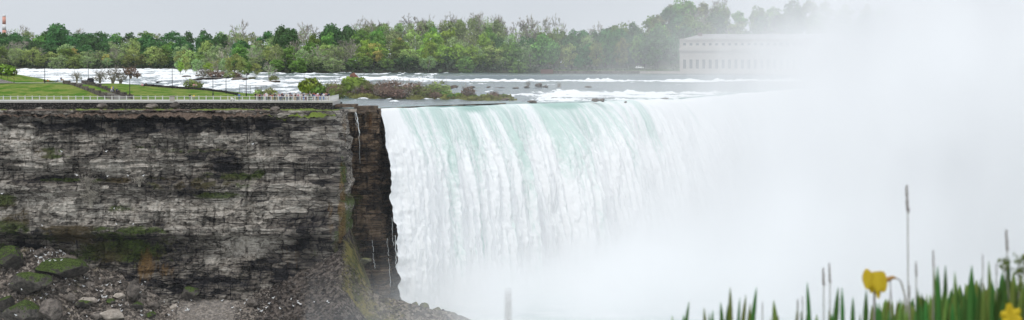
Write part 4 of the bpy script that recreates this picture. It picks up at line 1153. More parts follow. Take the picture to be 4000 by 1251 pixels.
# ledge slabs over the recess, beside the fall
def slab(u0, u1, v0, v1, y0, y1, mat, label):
    x0, x1 = XU(u0, y0), XU(u1, y0); z1, z0 = P(0, v0, y0)[2], P(0, v1, y0)[2]
    bm = bmesh.new(); bmesh.ops.create_cube(bm, size=1)
    bmesh.ops.subdivide_edges(bm, edges=bm.edges[:], cuts=7, use_grid_fill=True)
    for v in bm.verts:
        c = v.co
        d = 0.22 * float(fbm(c.x * 4 + u0, c.y * 3, c.z * 3, 3, int(u0)))
        v.co = ((x0 + x1) / 2 + c.x * (x1 - x0) + d, (y0 + y1) / 2 + c.y * (y1 - y0) + d, (z0 + z1) / 2 + c.z * (z1 - z0) + d * 0.5)
    me = bpy.data.meshes.new('ledge_slab'); bm.to_mesh(me); bm.free()
    tag(link('ledge_slab', me, M[mat]), label, 'rock slab')
slab(1308, 1388, 409, 421, 621, 632, 'wetrock', 'thin brown rock slab level with the water beside the retaining wall')
slab(1382, 1470, 415, 438, 622.2, 630, 'wetrock', 'thick brown rock slab at the edge of the fall')
slab(1318, 1392, 426, 437, 620.4, 628, 'palerock', 'pale grey rock shelf over the dark recess')
slab(1395, 1432, 434, 444, 621.2, 627, 'wetrock', 'small wet brown shelf under the thick slab')

# rocks standing in the rapids
for (u, v, w, h, lb) in [(1772, 340, 52, 15, 'long brown rock breaking the rapids behind the shrubby islet'), (1844, 340, 22, 10, 'small brown rock just past the long one in the rapids'), (1910, 342, 20, 8, 'flat dark rock in the middle of the grey water'), (1950, 344, 46, 5, 'thin dark ledge awash in the grey water'), (2015, 344, 30, 7, 'dark low rock beside the heap of brown rocks'),
        (2058, 340, 28, 8, 'dark rock with a twig plant beside the brown heap'), (2105, 335, 38, 20, 'largest tan rock of the brown heap in the rapids'), (2130, 339, 26, 12, 'smaller tan rock of the brown heap in the rapids'), (2182, 341, 24, 8, 'dark rock with a small plant downstream of the heap'), (2262, 343, 26, 4, 'thin dark rock awash near the weir water'), (2298, 341, 32, 9, 'brown rock alone in the smooth grey water'),
        (2164, 385, 34, 8, 'dark rock in the white water above the brink'), (2080, 398, 40, 10, 'brown rock close above the brink'), (2323, 392, 34, 14, 'brown boulder of the pair above the brink'), (2352, 392, 28, 14, 'blunter boulder of the pair above the brink'), (2444, 399, 16, 7, 'small rock by itself above the brink'), (2508, 378, 24, 7, 'grey rock in the misty rapids'), (2598, 385, 36, 6, 'flat grey rock fading into the mist'),
        (1975, 388, 44, 10, 'brown rock at the very tip of the shrubby islet'), (1965, 374, 26, 18, 'mossy knob at the tip of the shrubby islet'),
        (830, 308, 160, 12, 'long grey rock shelf under the wooded rapids islet'), (930, 310, 70, 14, 'tan rock shelf under the tallest islet tree'), (1065, 319, 90, 8, 'flat rock shelf of the small rapids islet'), (730, 300, 40, 10, 'dark rock in the rapids over the tall lawn lamp post'), (775, 296, 30, 12, 'grey rock beside the grey green rapids tree'), (620, 322, 34, 6, 'dark flat rock in the white water beyond the lawn'), (770, 310, 40, 6, 'dark rock awash before the wooded islet'), (640, 310, 26, 8, 'dark wet rock upstream of the flat one beyond the lawn')]:
    rock_px(u, v, w, h, 'wetrock' if u > 1000 else 'boulder', lb, on_river, name='rock', cat='rock')
for (u, vb, h, lb) in [(2062, 338, 20, 'small leafless bush on a dark rapids rock'), (2184, 339, 14, 'tiny leafless bush on the rock past the brown heap')]:
    x, y, z = on_river(u, vb + 4)
    shrub('grey', (x, y, z), PXM(h, y) + .4, PXM(20, y), lb, name='bush', cat='bush')
# rusty wreck stranded in the rapids: a tilted barge bow
x, y, z = on_river(1383, 310)
b = MB()
L, W_, H_ = PXM(42, y), 3.2, PXM(26, y)
V = [(-L/2, -W_, -.8), (L/2, -W_, -.8), (L/2, W_, -.8), (-L/2, W_, -.8), (-L*.30, -W_, H_*.75), (-L*.02, -W_, H_), (-L*.02, W_, H_), (-L*.30, W_, H_*.75), (L*.5, -W_, H_*.12), (L*.5, W_, H_*.12)]
b.add(V, [(0,1,8,5,4), (3,7,6,9,2), (0,4,7,3), (4,5,6,7), (5,8,9,6), (1,2,9,8), (0,3,2,1)])
root = empty('wreck', (x, y, z)); tag(root, 'rusty red brown barge wreck stranded in the white rapids', 'wreck')
b.build('hull', M['rust'], root)
b = MB(); b.box(-L*.22, -L*.12, -W_ - .25, -W_ - .004, H_*.2, H_*.6).box(L*.05, L*.2, -W_ - .25, -W_ - .004, H_*.05, H_*.4); b.build('hull_rib', M['brick'], root)

# gulls resting on the slope
gm = MB()
prof = [(-.30, .015, .16), (-.2, .05, .17), (-.08, .095, .16), (.04, .105, .17), (.13, .07, .22), (.17, .05, .29), (.21, .055, .34), (.26, .035, .345), (.29, .012, .33), (.34, .008, .315)]
n = 8; V, Fs = [], []
for (x, r_, z) in prof:
    for k_ in range(n): V.append((x, r_ * math.cos(6.2832 * k_ / n) * .95, z + r_ * math.sin(6.2832 * k_ / n)))
for i in range(len(prof) - 1):
    for k_ in range(n): Fs.append((i*n+k_, i*n+(k_+1) % n, (i+1)*n+(k_+1) % n, (i+1)*n+k_))
gm.add(V, Fs); gm.tube([(0.02, .03, .1), (.02, .03, -.03)], .012, 4).tube([(0.02, -.03, .1), (.02, -.03, -.03)], .012, 4)
gull_me = gm.mesh('gull', True); gull_me.materials.append(M['whitepaint'])
gcount = 0
def gull(x, y, z, s, label):
    o = bpy.data.objects.new('gull', gull_me); COL.objects.link(o)
    o.location = (x, y, z); o.rotation_euler = (0, 0, random.uniform(0, 6.28)); o.scale = (s, s, s)
    tag(o, label, 'gull', 'gulls resting on the gorge slope')
for i in range(150):
    if i < 40: u, v = random.gauss(225, 70), random.gauss(1008, 14)
    elif i < 75: u, v = random.uniform(30, 420), random.uniform(1070, 1245)
    elif i < 120: u, v = random.uniform(330, 700), random.uniform(1090, 1245)
    else: u, v = random.uniform(650, 1300), random.uniform(1170, 1248)
    if u < 2: continue
    x, y, z = on_talus(u, v)
    if y > 597.5: continue
    gull(x, y - 0.2, z + 0.12, random.uniform(1.0, 1.5), 'white gull resting among the stones of the gorge slope' if u < 650 else 'white gull resting on the bare gravel of the gorge slope')
for u, v in ((300, 1019), (285, 1020), (262, 1021), (240, 1020), (215, 1021), (195, 1022), (172, 1023), (150, 1025), (318, 1026), (60, 1100), (95, 1108), (128, 1092), (150, 1105), (85, 1135), (55, 1205), (100, 1196), (80, 1220), (62, 1235)):
    x, y, z = P(u, v, on_talus(u, v + 40)[1] - 2.2)
    gull(x, y, z, 1.25, 'white gull perched on a mossy boulder')
for u, v in ((415, 595), (988, 566), (420, 692), (446, 818), (300, 688), (500, 690), (165, 885), (455, 879), (520, 879), (8, 760), (240, 595), (560, 690)):
    x, y, z = P(u, v, 594.6)
    gull(x, y, z, 1.2, 'white gull sitting on a ledge of the cliff')
# ------------------------------------------------------------------ promenade railing
root = empty('railing', (-88, 615.25, 2.33)); tag(root, 'long pale grey railing along the promenade above the retaining wall', 'railing')
RY = 615.25
ends = [XU(u, RY) for u in (-760, 1287)]
def raw_part(b, name, mat, parent, smooth=False):
    """part given in world coordinates, parented to a thing that has its own place"""
    o = b.build(name, mat, parent, smooth)
    o.matrix_parent_inverse = Matrix.Translation(parent.location).inverted()
    return o
b = MB(); b.box(-170, ends[1], RY - .05, RY + .05, 3.40, 3.50); raw_part(b, 'top_rail', M['rail'], root)
b = MB(); b.box(-170, ends[1], RY - .03, RY + .03, 2.46, 2.53); raw_part(b, 'bottom_rail', M['rail'], root)
b = MB()
x = -170.0
while x < ends[1]:
    b.box(x - .008, x + .008, RY - .008, RY + .008, 2.53, 3.40); x += 0.24
raw_part(b, 'balusters', M['rail'], root)
posts = []
u = -28.0
while u < 1290:
    posts.append(XU(u + 12, RY)); u += 28.3
for i, x in enumerate(posts[:70]):
    b = MB(); b.box(x - .11, x + .11, RY - .10, RY + .10, 2.30, 3.56).box(x - .14, x + .14, RY - .13, RY + .13, 3.56, 3.62); raw_part(b, 'post', M['rail'], root)
# return of the railing at the end of the promenade
b = MB(); xe = ends[1]
for z0, z1 in ((3.40, 3.50), (2.46, 2.53)): b.box(xe - .04, xe + .04, RY + .06, 648, z0, z1)
yy_ = RY + 1.5
while yy_ < 648: b.box(xe - .06, xe + .06, yy_ - .06, yy_ + .06, 2.2, 3.399); yy_ += 1.8
raw_part(b, 'end_rail', M['rail'], root)
# stone pillar in the railing
xb = XU(672, RY - .3)
root = empty('pillar', (xb, RY - .1, 2.2)); tag(root, 'square pale stone pillar interrupting the railing below the tall lawn lamp', 'pillar')
b = MB(); b.box(-.55, .55, -.35, .5, 0.0, 1.3); b.build('shaft', M['limestone'], root)
b = MB(); b.box(-.65, .65, -.42, .6, 1.3, 1.45); b.build('cap', M['stone'], root)

# ------------------------------------------------------------------ lamp posts
def lamp(u, vt, vb, y, label, arms=1, side=1):
    x, _, z = P(u, vb, y); h = P(u, vt, y)[2] - z
    root = empty('lamp_post', (x, y, z)); tag(root, label, 'lamp post', 'lamp posts on the promontory')
    b = MB(); b.lathe([(.16, -.4), (.16, .5), (.09, .6), (.075, h * .6), (.06, h - .15)], 8); b.build('pole', M['black'], root)
    for s in ((side,) if arms == 1 else (1, -1)):
        b = MB(); b.tube([(0, 0, h - .2), (s * .35, 0, h - .05), (s * .7, 0, h - .02)], .045, 6)
        b.build('arm', M['black'], root)
        b = MB(); b.add([(s*.45 - .42, -.28, h - .18), (s*.45 + .42, -.28, h - .18), (s*.45 + .42, .28, h - .18), (s*.45 - .42, .28, h - .18), (s*.45 - .3, -.2, h + .22), (s*.45 + .3, -.2, h + .22), (s*.45 + .3, .2, h + .22), (s*.45 - .3, .2, h + .22)],
              [(0,3,2,1),(4,5,6,7),(0,1,5,4),(1,2,6,5),(2,3,7,6),(3,0,4,7)])
        hd = b.build('lamp_head', M['black'], root)
        b = MB(); b.box(s*.45 - .32, s*.45 + .32, -.2, .2, h - .23, h - .184); b.build('lamp_glass', M['lampglass'], hd)
lamp(175, 243, 325, 686, 'black lamp post on the upper path beside the reclining group')
lamp(345, 243, 322, 694, 'black lamp post on the upper path at the head of the stairway')
lamp(507, 293, 371, 645, 'black lamp post at the foot of the lawn below the stairway')
lamp(673, 263, 342, 688, 'black lamp post by the low lawn wall')
lamp(832, 299, 372, 644, 'black lamp post on the tapering end of the lawn')
lamp(883, 304, 360, 662, 'slim black lamp post between the two others near the lawn tip')
lamp(962, 290, 371, 646, 'tall black lamp post with an arm reaching over the crowd')

# ------------------------------------------------------------------ stairway with stone side walls
A, B_ = Vector((XU(285, 683), 683, 0)), Vector((XU(478, 645), 645, 0))
A.z, B_.z = land_z(A.x, A.y) + .2, 2.25
root = empty('stairway', B_); tag(root, 'stone stairway running down the lawn between low side walls', 'stairway')
d = (A - B_); n = 22; side = Vector((-d.y, d.x, 0)).normalized()
W2 = 2.3
def quadbox(b, p, q, w, z0, z1):
    """slab from p to q (plan), half width w"""
    a = side * w
    V = [p - a, p + a, q + a, q - a]
    b.add([(v.x, v.y, z0) for v in V] + [(v.x, v.y, z1) for v in V], [(0,1,2,3),(7,6,5,4),(0,4,5,1),(1,5,6,2),(2,6,7,3),(3,7,4,0)])
b = MB()
for i in range(n):
    p, q = B_ + d * (i / n), B_ + d * ((i + 1) / n - .0005)
    zt_ = B_.z + (A.z - B_.z) * (i + 1) / n
    p0 = p - B_; q0 = q - B_
    quadbox(b, p0, q0, W2, -1.5, zt_ - B_.z)
b.build('steps', M['stone'], root)
for s in (1, -1):
    b = MB(); off = side * s * (W2 + .35)
    for i in range(8):
        p, q = d * (i / 8) + off, d * ((i + .98) / 8) + off
        zt_ = (A.z - B_.z) * (i + 1) / 8
        quadbox(b, p, q, .33, -1.5, zt_ + .75)
    b.build('side_wall', M['boulder'], root)
b = MB(); off = side * -(W2 + .1)
for i in range(9):
    p = d * (i / 8.0) + off; z = (A.z - B_.z) * i / 8
    b.tube([(p.x, p.y, z), (p.x, p.y, z + 1.3)], .04, 5)
b.tube([tuple(off + Vector((0, 0, 1.3))), tuple(d + off + Vector((0, 0, 1.3)))], .04, 5)
b.build('handrail', M['black'], root)
# handrail and steps on the higher bank
root = empty('handrail', P(0, 292, 712)); tag(root, 'dark handrail following low stone steps down the grassy bank', 'handrail')
b = MB(); pts = []
for i, (u, v) in enumerate(((-60, 276), (-20, 282), (5, 287), (30, 297), (55, 306))):
    p = Vector(P(u, v, 706 - i * 4)) - root.location; pts.append(tuple(p)); b.tube([p, (p.x, p.y, p.z - 2.2)], .05, 5)
b.tube(pts, .05, 5); b.build('rail', M['black'], root)
b = MB()
for i in range(14):
    p = Vector(P(-60 + i * 9, 295 + i * 2.3, 700 - i * 1.1)) - root.location; b.box(p.x - .7, p.x + .7, p.y - .6, p.y + .6, p.z - 1.2, p.z)
b.build('steps', M['stone'], root)
# dark box beside the stairs, benches
x, y, z = P(354, 320, 690)
root = empty('bin', (x, y, z - .3)); tag(root, 'dark green litter box at the head of the stairway', 'bin')
b = MB(); b.box(-.85, .85, -.5, .5, 0, 1.05); b.build('body', M['black'], root)
b = MB(); b.add([(-.92, -.56, 1.05), (.92, -.56, 1.05), (.92, .56, 1.05), (-.92, .56, 1.05), (-.6, -.3, 1.4), (.6, -.3, 1.4), (.6, .3, 1.4), (-.6, .3, 1.4)], [(0,3,2,1),(4,5,6,7),(0,1,5,4),(1,2,6,5),(2,3,7,6),(3,0,4,7)]); b.build('lid', M['black'], root)
# footbridge-like back railing beyond the lawn tip
root = empty('back_railing', P(975, 356, 652)); tag(root, 'thin dark railing at the river side of the promenade by the tall lamp post', 'railing')
b = MB()
for z in (0.9, 1.5): b.tube([(-2.6, 0, z), (4.4, 0, z - .1)], .05, 5)
for i in range(6): b.tube([(-2.6 + i * 1.4, 0, -.6), (-2.6 + i * 1.4, 0, 1.5 - .02 * i)], .05, 5)
b.build('rails', M['black'], root)

# ------------------------------------------------------------------ people
CLOTH = {'white': (0.72, 0.72, 0.72), 'black': (0.016, 0.016, 0.018), 'navy': (0.02, 0.035, 0.10), 'red': (0.40, 0.035, 0.03), 'maroon': (0.16, 0.02, 0.03), 'pink': (0.62, 0.30, 0.33), 'grey': (0.22, 0.22, 0.23), 'blue': (0.09, 0.17, 0.42), 'yellow': (0.75, 0.55, 0.05),
         'tan': (0.42, 0.32, 0.22), 'green': (0.07, 0.15, 0.06), 'orange': (0.60, 0.20, 0.04), 'skin': (0.48, 0.29, 0.20), 'hair': (0.025, 0.018, 0.014), 'blond': (0.30, 0.20, 0.09), 'denim': (0.07, 0.11, 0.20)}
for k_, c in CLOTH.items(): M['c_' + k_] = simple('cloth_' + k_ if k_ not in ('skin', 'hair', 'blond') else k_, c, 0.85, 0.12, 6.0)
def body(name, J):
    """one continuous skinned figure from a joint table; faces are sorted into skin, hair, top and trousers"""
    E = [('pel', 'ch'), ('ch', 'nk'), ('nk', 'hd'), ('hd', 'cr'), ('ch', 'shl'), ('ch', 'shr'), ('shl', 'ell'), ('shr', 'elr'), ('ell', 'hal'), ('elr', 'har'), ('pel', 'hil'), ('pel', 'hir'), ('hil', 'knl'), ('hir', 'knr'), ('knl', 'anl'), ('knr', 'anr'), ('anl', 'tol'), ('anr', 'tor')]
    R = {'pel': (.15, .12), 'ch': (.165, .115), 'nk': (.055, .055), 'hd': (.095, .105), 'cr': (.075, .085), 'shl': (.075, .07), 'shr': (.075, .07), 'ell': (.05, .05), 'elr': (.05, .05), 'hal': (.035, .03), 'har': (.035, .03), 'hil': (.10, .10), 'hir': (.10, .10), 'knl': (.065, .065), 'knr': (.065, .065), 'anl': (.045, .05), 'anr': (.045, .05), 'tol': (.045, .035), 'tor': (.045, .035)}
    ks = list(J); me = bpy.data.meshes.new(name)
    me.from_pydata([J[k_] for k_ in ks], [(ks.index(a), ks.index(b_)) for a, b_ in E], []); me.update()
    o = bpy.data.objects.new(name, me); COL.objects.link(o)
    sk = o.modifiers.new('skin', 'SKIN'); ss = o.modifiers.new('sub', 'SUBSURF'); ss.levels = 1; ss.render_levels = 1
    for i, k_ in enumerate(ks):
        me.skin_vertices[0].data[i].radius = R[k_]; me.skin_vertices[0].data[i].use_root = (k_ == 'pel')
    dg = bpy.context.evaluated_depsgraph_get(); dg.update()
    m2 = bpy.data.meshes.new_from_object(o.evaluated_get(dg)); m2.name = name
    bpy.data.objects.remove(o)
    for q in range(4): m2.materials.append(None)
    jj = {k_: Vector(v) for k_, v in J.items()}
    def dist(p, a, b_):
        d_ = b_ - a; t_ = max(0, min(1, (p - a).dot(d_) / d_.length_squared)); return (p - a - d_ * t_).length
    for f in m2.polygons:
        p = f.center; f.use_smooth = True
        best = min(E, key=lambda e: dist(p, jj[e[0]], jj[e[1]]))
        s = 2
        if best in (('hd', 'cr'), ('nk', 'hd')):
            hdv = jj['hd']; s = 1 if (p.z > hdv.z + .05 or (p.y > hdv.y - .02 and p.z > hdv.z - .08)) else 0
        elif best[1] in ('hal', 'har'): s = 0
        elif best[1] in ('hil', 'hir', 'knl', 'knr', 'anl', 'anr'): s = 3
        elif best[1] in ('tol', 'tor'): s = 1
        elif best == ('pel', 'ch') and p.z < jj['pel'].z + .04: s = 3
        f.material_index = s
    return m2
STAND = dict(pel=(0, 0, .95), ch=(0, 0, 1.33), nk=(0, .01, 1.47), hd=(0, -.02, 1.58), cr=(0, -.01, 1.68), shl=(-.20, 0, 1.38), shr=(.20, 0, 1.38), ell=(-.27, .02, 1.10), elr=(.27, .02, 1.10), hal=(-.27, -.05, .84), har=(.27, -.05, .84), hil=(-.10, 0, .88), hir=(.10, 0, .88), knl=(-.11, -.02, .48), knr=(.11, -.02, .48), anl=(-.11, .02, .07), anr=(.11, .02, .07), tol=(-.12, -.14, .03), tor=(.12, -.14, .03))
def pose(**k): q = dict(STAND); q.update(k); return q
BODIES = {
 'standing': body('person', STAND),
 'holding up a phone': body('person', pose(ell=(-.24, -.24, 1.22), elr=(.24, -.24, 1.22), hal=(-.06, -.42, 1.50), har=(.06, -.42, 1.50))),
 'leaning on the rail': body('person', pose(ch=(0, -.16, 1.28), nk=(0, -.22, 1.41), hd=(0, -.27, 1.51), cr=(0, -.27, 1.61), shl=(-.2, -.18, 1.32), shr=(.2, -.18, 1.32), ell=(-.28, -.34, 1.12), elr=(.28, -.34, 1.12), hal=(-.14, -.50, 1.16), har=(.14, -.50, 1.16))),
 'walking': body('person', pose(knl=(-.11, -.22, .52), anl=(-.11, -.20, .09), tol=(-.12, -.36, .05), knr=(.11, .10, .50), anr=(.11, .34, .14), tor=(.12, .24, .05), hal=(-.28, .16, .86), har=(.28, -.24, .90))),
 'sitting': body('person', pose(pel=(0, 0, .20), ch=(0, .05, .58), nk=(0, .04, .72), hd=(0, .0, .83), cr=(0, 0, .93), shl=(-.2, .05, .63), shr=(.2, .05, .63), ell=(-.27, -.06, .38), elr=(.27, -.06, .38), hal=(-.15, -.34, .46), har=(.15, -.34, .46), hil=(-.1, -.04, .17), hir=(.1, -.04, .17), knl=(-.13, -.44, .48), knr=(.13, -.44, .48), anl=(-.12, -.60, .08), anr=(.12, -.60, .08), tol=(-.12, -.76, .04), tor=(.12, -.76, .04))),
 'reclining': body('person', pose(pel=(0, 0, .15), ch=(0, .30, .42), nk=(0, .38, .54), hd=(0, .40, .66), cr=(0, .43, .76), shl=(-.2, .32, .45), shr=(.2, .32, .45), ell=(-.32, .48, .24), elr=(.32, .48, .24), hal=(-.34, .50, .05), har=(.34, .50, .05), hil=(-.1, -.06, .14), hir=(.1, -.06, .14), knl=(-.12, -.48, .20), knr=(.12, -.46, .26), anl=(-.12, -.90, .08), anr=(.12, -.88, .08), tol=(-.13, -.96, .22), tor=(.13, -.94, .22))),
}
def person(u, y, pose_, top, bot, hair, label, group=None, z=None, rz=None, s=1.0, v=None):
    x = XU(u, y)
    if v is not None: z = P(u, v, y)[2]
    o = bpy.data.objects.new('person', BODIES[pose_]); COL.objects.link(o)
    o.location = (x, y, z if z is not None else 2.2)
    o.rotation_euler = (0, 0, random.uniform(-0.6, 0.6) if rz is None else rz); o.scale = (s, s, s)
    for i, m in enumerate(('c_skin', 'c_' + hair, 'c_' + top, 'c_' + bot)):
        o.material_slots[i].link = 'OBJECT'; o.material_slots[i].material = M[m]
    tag(o, label, 'person', group)
CROWD = [  # u, top, bottom, hair, pose
 (934, 'blue', 'denim', 'hair', 'walking'), (998, 'black', 'black', 'hair', 'standing'), (1006, 'tan', 'grey', 'blond', 'leaning on the rail'), (1014, 'maroon', 'black', 'hair', 'standing'), (1022, 'grey', 'denim', 'hair', 'leaning on the rail'),
 (1034, 'pink', 'white', 'blond', 'standing'), (1042, 'white', 'grey', 'hair', 'standing'), (1050, 'tan', 'black', 'hair', 'leaning on the rail'), (1063, 'red', 'tan', 'hair', 'leaning on the rail'), (1073, 'black', 'black', 'hair', 'standing'), (1080, 'grey', 'tan', 'blond', 'leaning on the rail'),
 (1087, 'white', 'denim', 'hair', 'holding up a phone'), (1094, 'pink', 'denim', 'hair', 'leaning on the rail'), (1100, 'black', 'denim', 'hair', 'standing'), (1107, 'navy', 'grey', 'hair', 'leaning on the rail'), (1114, 'white', 'black', 'hair', 'standing'), (1121, 'tan', 'denim', 'blond', 'leaning on the rail'),
 (1127, 'white', 'white', 'hair', 'standing'), (1134, 'grey', 'black', 'hair', 'holding up a phone'), (1142, 'maroon', 'denim', 'hair', 'leaning on the rail'), (1148, 'white', 'tan', 'blond', 'standing'), (1154, 'black', 'tan', 'hair', 'holding up a phone'), (1159, 'white', 'navy', 'hair', 'standing'),
 (1166, 'pink', 'grey', 'hair', 'leaning on the rail'), (1173, 'white', 'grey', 'blond', 'leaning on the rail'), (1179, 'tan', 'tan', 'hair', 'standing'), (1186, 'navy', 'blue', 'hair', 'standing'), (1193, 'white', 'maroon', 'hair', 'leaning on the rail'), (1200, 'grey', 'grey', 'hair', 'standing'),
 (1207, 'green', 'black', 'hair', 'leaning on the rail'), (1214, 'white', 'green', 'hair', 'holding up a phone'), (1221, 'black', 'grey', 'hair', 'standing'), (1228, 'blue', 'tan', 'hair', 'leaning on the rail'), (1236, 'pink', 'black', 'hair', 'standing'), (1243, 'pink', 'tan', 'blond', 'leaning on the rail'),
 (1250, 'black', 'blue', 'hair', 'standing'), (1257, 'navy', 'black', 'hair', 'leaning on the rail'), (1264, 'white', 'blue', 'hair', 'standing'), (1271, 'grey', 'white', 'hair', 'leaning on the rail'), (1278, 'black', 'white', 'hair', 'standing'), (1284, 'navy', 'tan', 'hair', 'standing')]
for i, (u, tp, bt, hr, ps) in enumerate(CROWD):
    y = 616.1 if ps == 'leaning on the rail' else random.uniform(618, 634) if i % 3 else random.uniform(617, 620)
    up = {'holding up a phone': 'both arms raised', 'leaning on the rail': 'bent over the railing', 'standing': 'standing upright', 'walking': 'walking'}[ps]
    person(u, y, ps, tp, bt, hr, f"person in {tp} top and {bt} {'trousers' if bt != 'white' else 'shorts'} {up} in the promenade crowd", 'visitors at the promenade railing', s=random.uniform(1.08, 1.22))
# second rank of the crowd
for i in range(16):
    u = 1040 + i * 15.5; tp = ['white', 'black', 'tan', 'grey', 'red', 'white', 'navy', 'pink'][i % 8]; bt = ['denim', 'grey', 'tan', 'black'][(i // 2) % 4]
    o_ = ['by the tall lamp', 'by the thin shrub', 'amid the crowd', 'before the bright shrub', 'by the railing end'][min(4, i * 5 // 16)]
    person(u, random.uniform(636, 641), 'standing', tp, bt, 'hair', f"person with {tp} top and {bt} legwear in rear rank {o_}", 'visitors at the promenade railing', rz=random.uniform(0, 6.28), s=random.uniform(1.1, 1.22))
person(741, 630, 'standing', 'black', 'grey', 'hair', 'person in black standing with a companion in yellow near the pillar')
person(757, 626, 'standing', 'yellow', 'grey', 'blond', 'person in a yellow top near the pillar in the railing', s=0.95)
person(757, 690, 'sitting', 'pink', 'tan', 'hair', 'person in pale pink sitting on the low lawn wall', v=340, s=1.1)
person(766, 691, 'sitting', 'tan', 'grey', 'hair', 'person in tan sitting beside the pink one on the low lawn wall', v=341, s=1.1)
person(192, 686.5, 'reclining', 'orange', 'black', 'hair', 'person in orange and black reclining on the edge of the upper path', v=322, rz=1.4, s=1.2)
person(178, 686, 'reclining', 'black', 'black', 'hair', 'person in black lying at the foot of the first lamp post', v=322, rz=1.5, s=1.2)
person(219, 686, 'reclining', 'navy', 'black', 'hair', 'person in dark blue lying flat between the orange one and the cyclist', v=323, rz=-1.5, s=1.1)
person(239, 687, 'sitting', 'navy', 'tan', 'blond', 'person in navy sitting upright on a folding seat by the path', v=318, rz=1.2, s=1.35)
person(440, 655, 'walking', 'blue', 'denim', 'blond', 'person with a yellow hood carried down the stairway', v=363, s=1.1)
person(436, 652, 'walking', 'yellow', 'white', 'blond', 'person in yellow on the lower flight of the stairway', v=361, s=.95)
person(456, 650, 'walking', 'navy', 'black', 'hair', 'person in dark clothes at the bottom of the stairway', v=371, s=1.05)
person(553, 688, 'sitting', 'white', 'pink', 'hair', 'person in white sitting on the lawn with two friends', v=338, rz=.5, s=1.15)
person(562, 688, 'reclining', 'pink', 'black', 'hair', 'person in pink leaning back on the lawn with two friends', v=338, rz=1.3, s=1.15)
person(570, 688, 'sitting', 'black', 'black', 'hair', 'person in black sitting on the lawn with two friends', v=338, rz=-.6, s=1.2)
# pushchair by the railing
x, y, z = P(908, 391, 620)
root = empty('pushchair', (x, 620, 2.2)); tag(root, 'white pushchair parked by the railing below the lawn tip', 'pushchair')
b = MB(); b.add([(-.35, -.3, .45), (.35, -.3, .45), (.35, .3, .45), (-.35, .3, .45), (-.5, -.33, .95), (.1, -.33, .85), (.1, .33, .85), (-.5, .33, .95)], [(0,3,2,1),(4,5,6,7),(0,1,5,4),(1,2,6,5),(2,3,7,6),(3,0,4,7)]); b.build('seat', M['whitepaint'], root)
b = MB(); b.tube([(-.4, -.3, .4), (.3, -.3, .2)], .03, 5).tube([(.35, 0, .5), (.75, 0, 1.0)], .03, 5).tube([(-.4, .3, .4), (.3, .3, .2)], .03, 5); b.build('frame', M['black'], root)
for wx, wy in ((-.35, -.32), (.35, -.32), (-.35, .32), (.35, .32)):
    b = MB(); b.tube([(wx, wy - .03, .14), (wx, wy + .03, .14)], .14, 10); b.build('wheel', M['tyre'], root)

# ------------------------------------------------------------------ smokestack beyond the wood
x, y, z = P(18, 300, 2500); zt_ = P(18, 58, 2500)[2]; zz0 = 8.0
root = empty('smokestack', (x, y, zz0)); tag(root, 'red and white banded smokestack rising behind the wood', 'smokestack')
Hs = zt_ - zz0; rr = lambda f: 2.3 - 0.6 * f
bands = [0, .42, .58, .68, .80, .96, 1.0]; cols = ['hazed_redpaint', 'whitepaint', 'hazed_redpaint', 'whitepaint', 'hazed_redpaint', 'whitepaint']
for i, c in enumerate(cols):
    b = MB(); b.lathe([(rr(bands[i]), Hs * bands[i]), (rr(bands[i + 1]), Hs * bands[i + 1])], 20); b.build('red_band' if c == 'hazed_redpaint' else 'white_band', M[c], root, True)

# ------------------------------------------------------------------ stone power house in the mist
BYY = 1268.0
bx0 = XU(2657, BYY); BL = 92.0
root = empty('power_house', (bx0, BYY, 6.0), math.radians(-3)); tag(root, 'long pale stone power house with tall windows fading into the mist', 'building')
ztop = P(2657, 158, BYY)[2] - 6.0; zc1 = P(2657, 199, BYY)[2] - 6.0; zc2 = P(2657, 190, BYY)[2] - 6.0
wz0, wz1 = P(0, 268, BYY)[2] - 6.0, P(0, 233, BYY)[2] - 6.0; az0, az1 = P(0, 178, BYY)[2] - 6.0, P(0, 169, BYY)[2] - 6.0
pitch = 3.27; first = 2.2; ww = 1.45; nb = int((BL - 3) / pitch)
xw = [first + i * pitch for i in range(nb)]
b = MB(); T = .8
b.box(0, BL, 0, T, -1.5, wz0).box(0, BL, 0, T, wz1, az0).box(0, BL, 0, T, az1, ztop)
edges = [0] + [e for x in xw for e in (x - ww / 2, x + ww / 2)] + [BL]
for i in range(0, len(edges), 2):
    b.box(edges[i], edges[i + 1], 0, T, wz0, wz1); b.box(edges[i], edges[i + 1], 0, T, az0, az1)
b.box(0, T, T, 26, -1.5, ztop).box(BL - T, BL, T, 26, -1.5, ztop).box(T, BL - T, 25.2, 26, -1.5, ztop).box(T, BL - T, 2.2, 2.4, -1.5, ztop - .2)
b.build('wall', M['limestone'], root)
b = MB(); b.box(-.7, BL + .7, -.9, -.003, zc1, zc2).box(-.45, BL + .45, -.55, -.003, zc1 - .5, zc1 - .003); b.build('cornice', M['limestone'], root)
b = MB(); b.box(-.4, BL + .4, -.5, 1.0, ztop + .003, ztop + .9); b.build('parapet', M['limestone'], root)
b = MB(); b.box(-.25, BL, -.35, -.003, -1.5, wz0 - .8); b.build('plinth', M['limestone'], root)
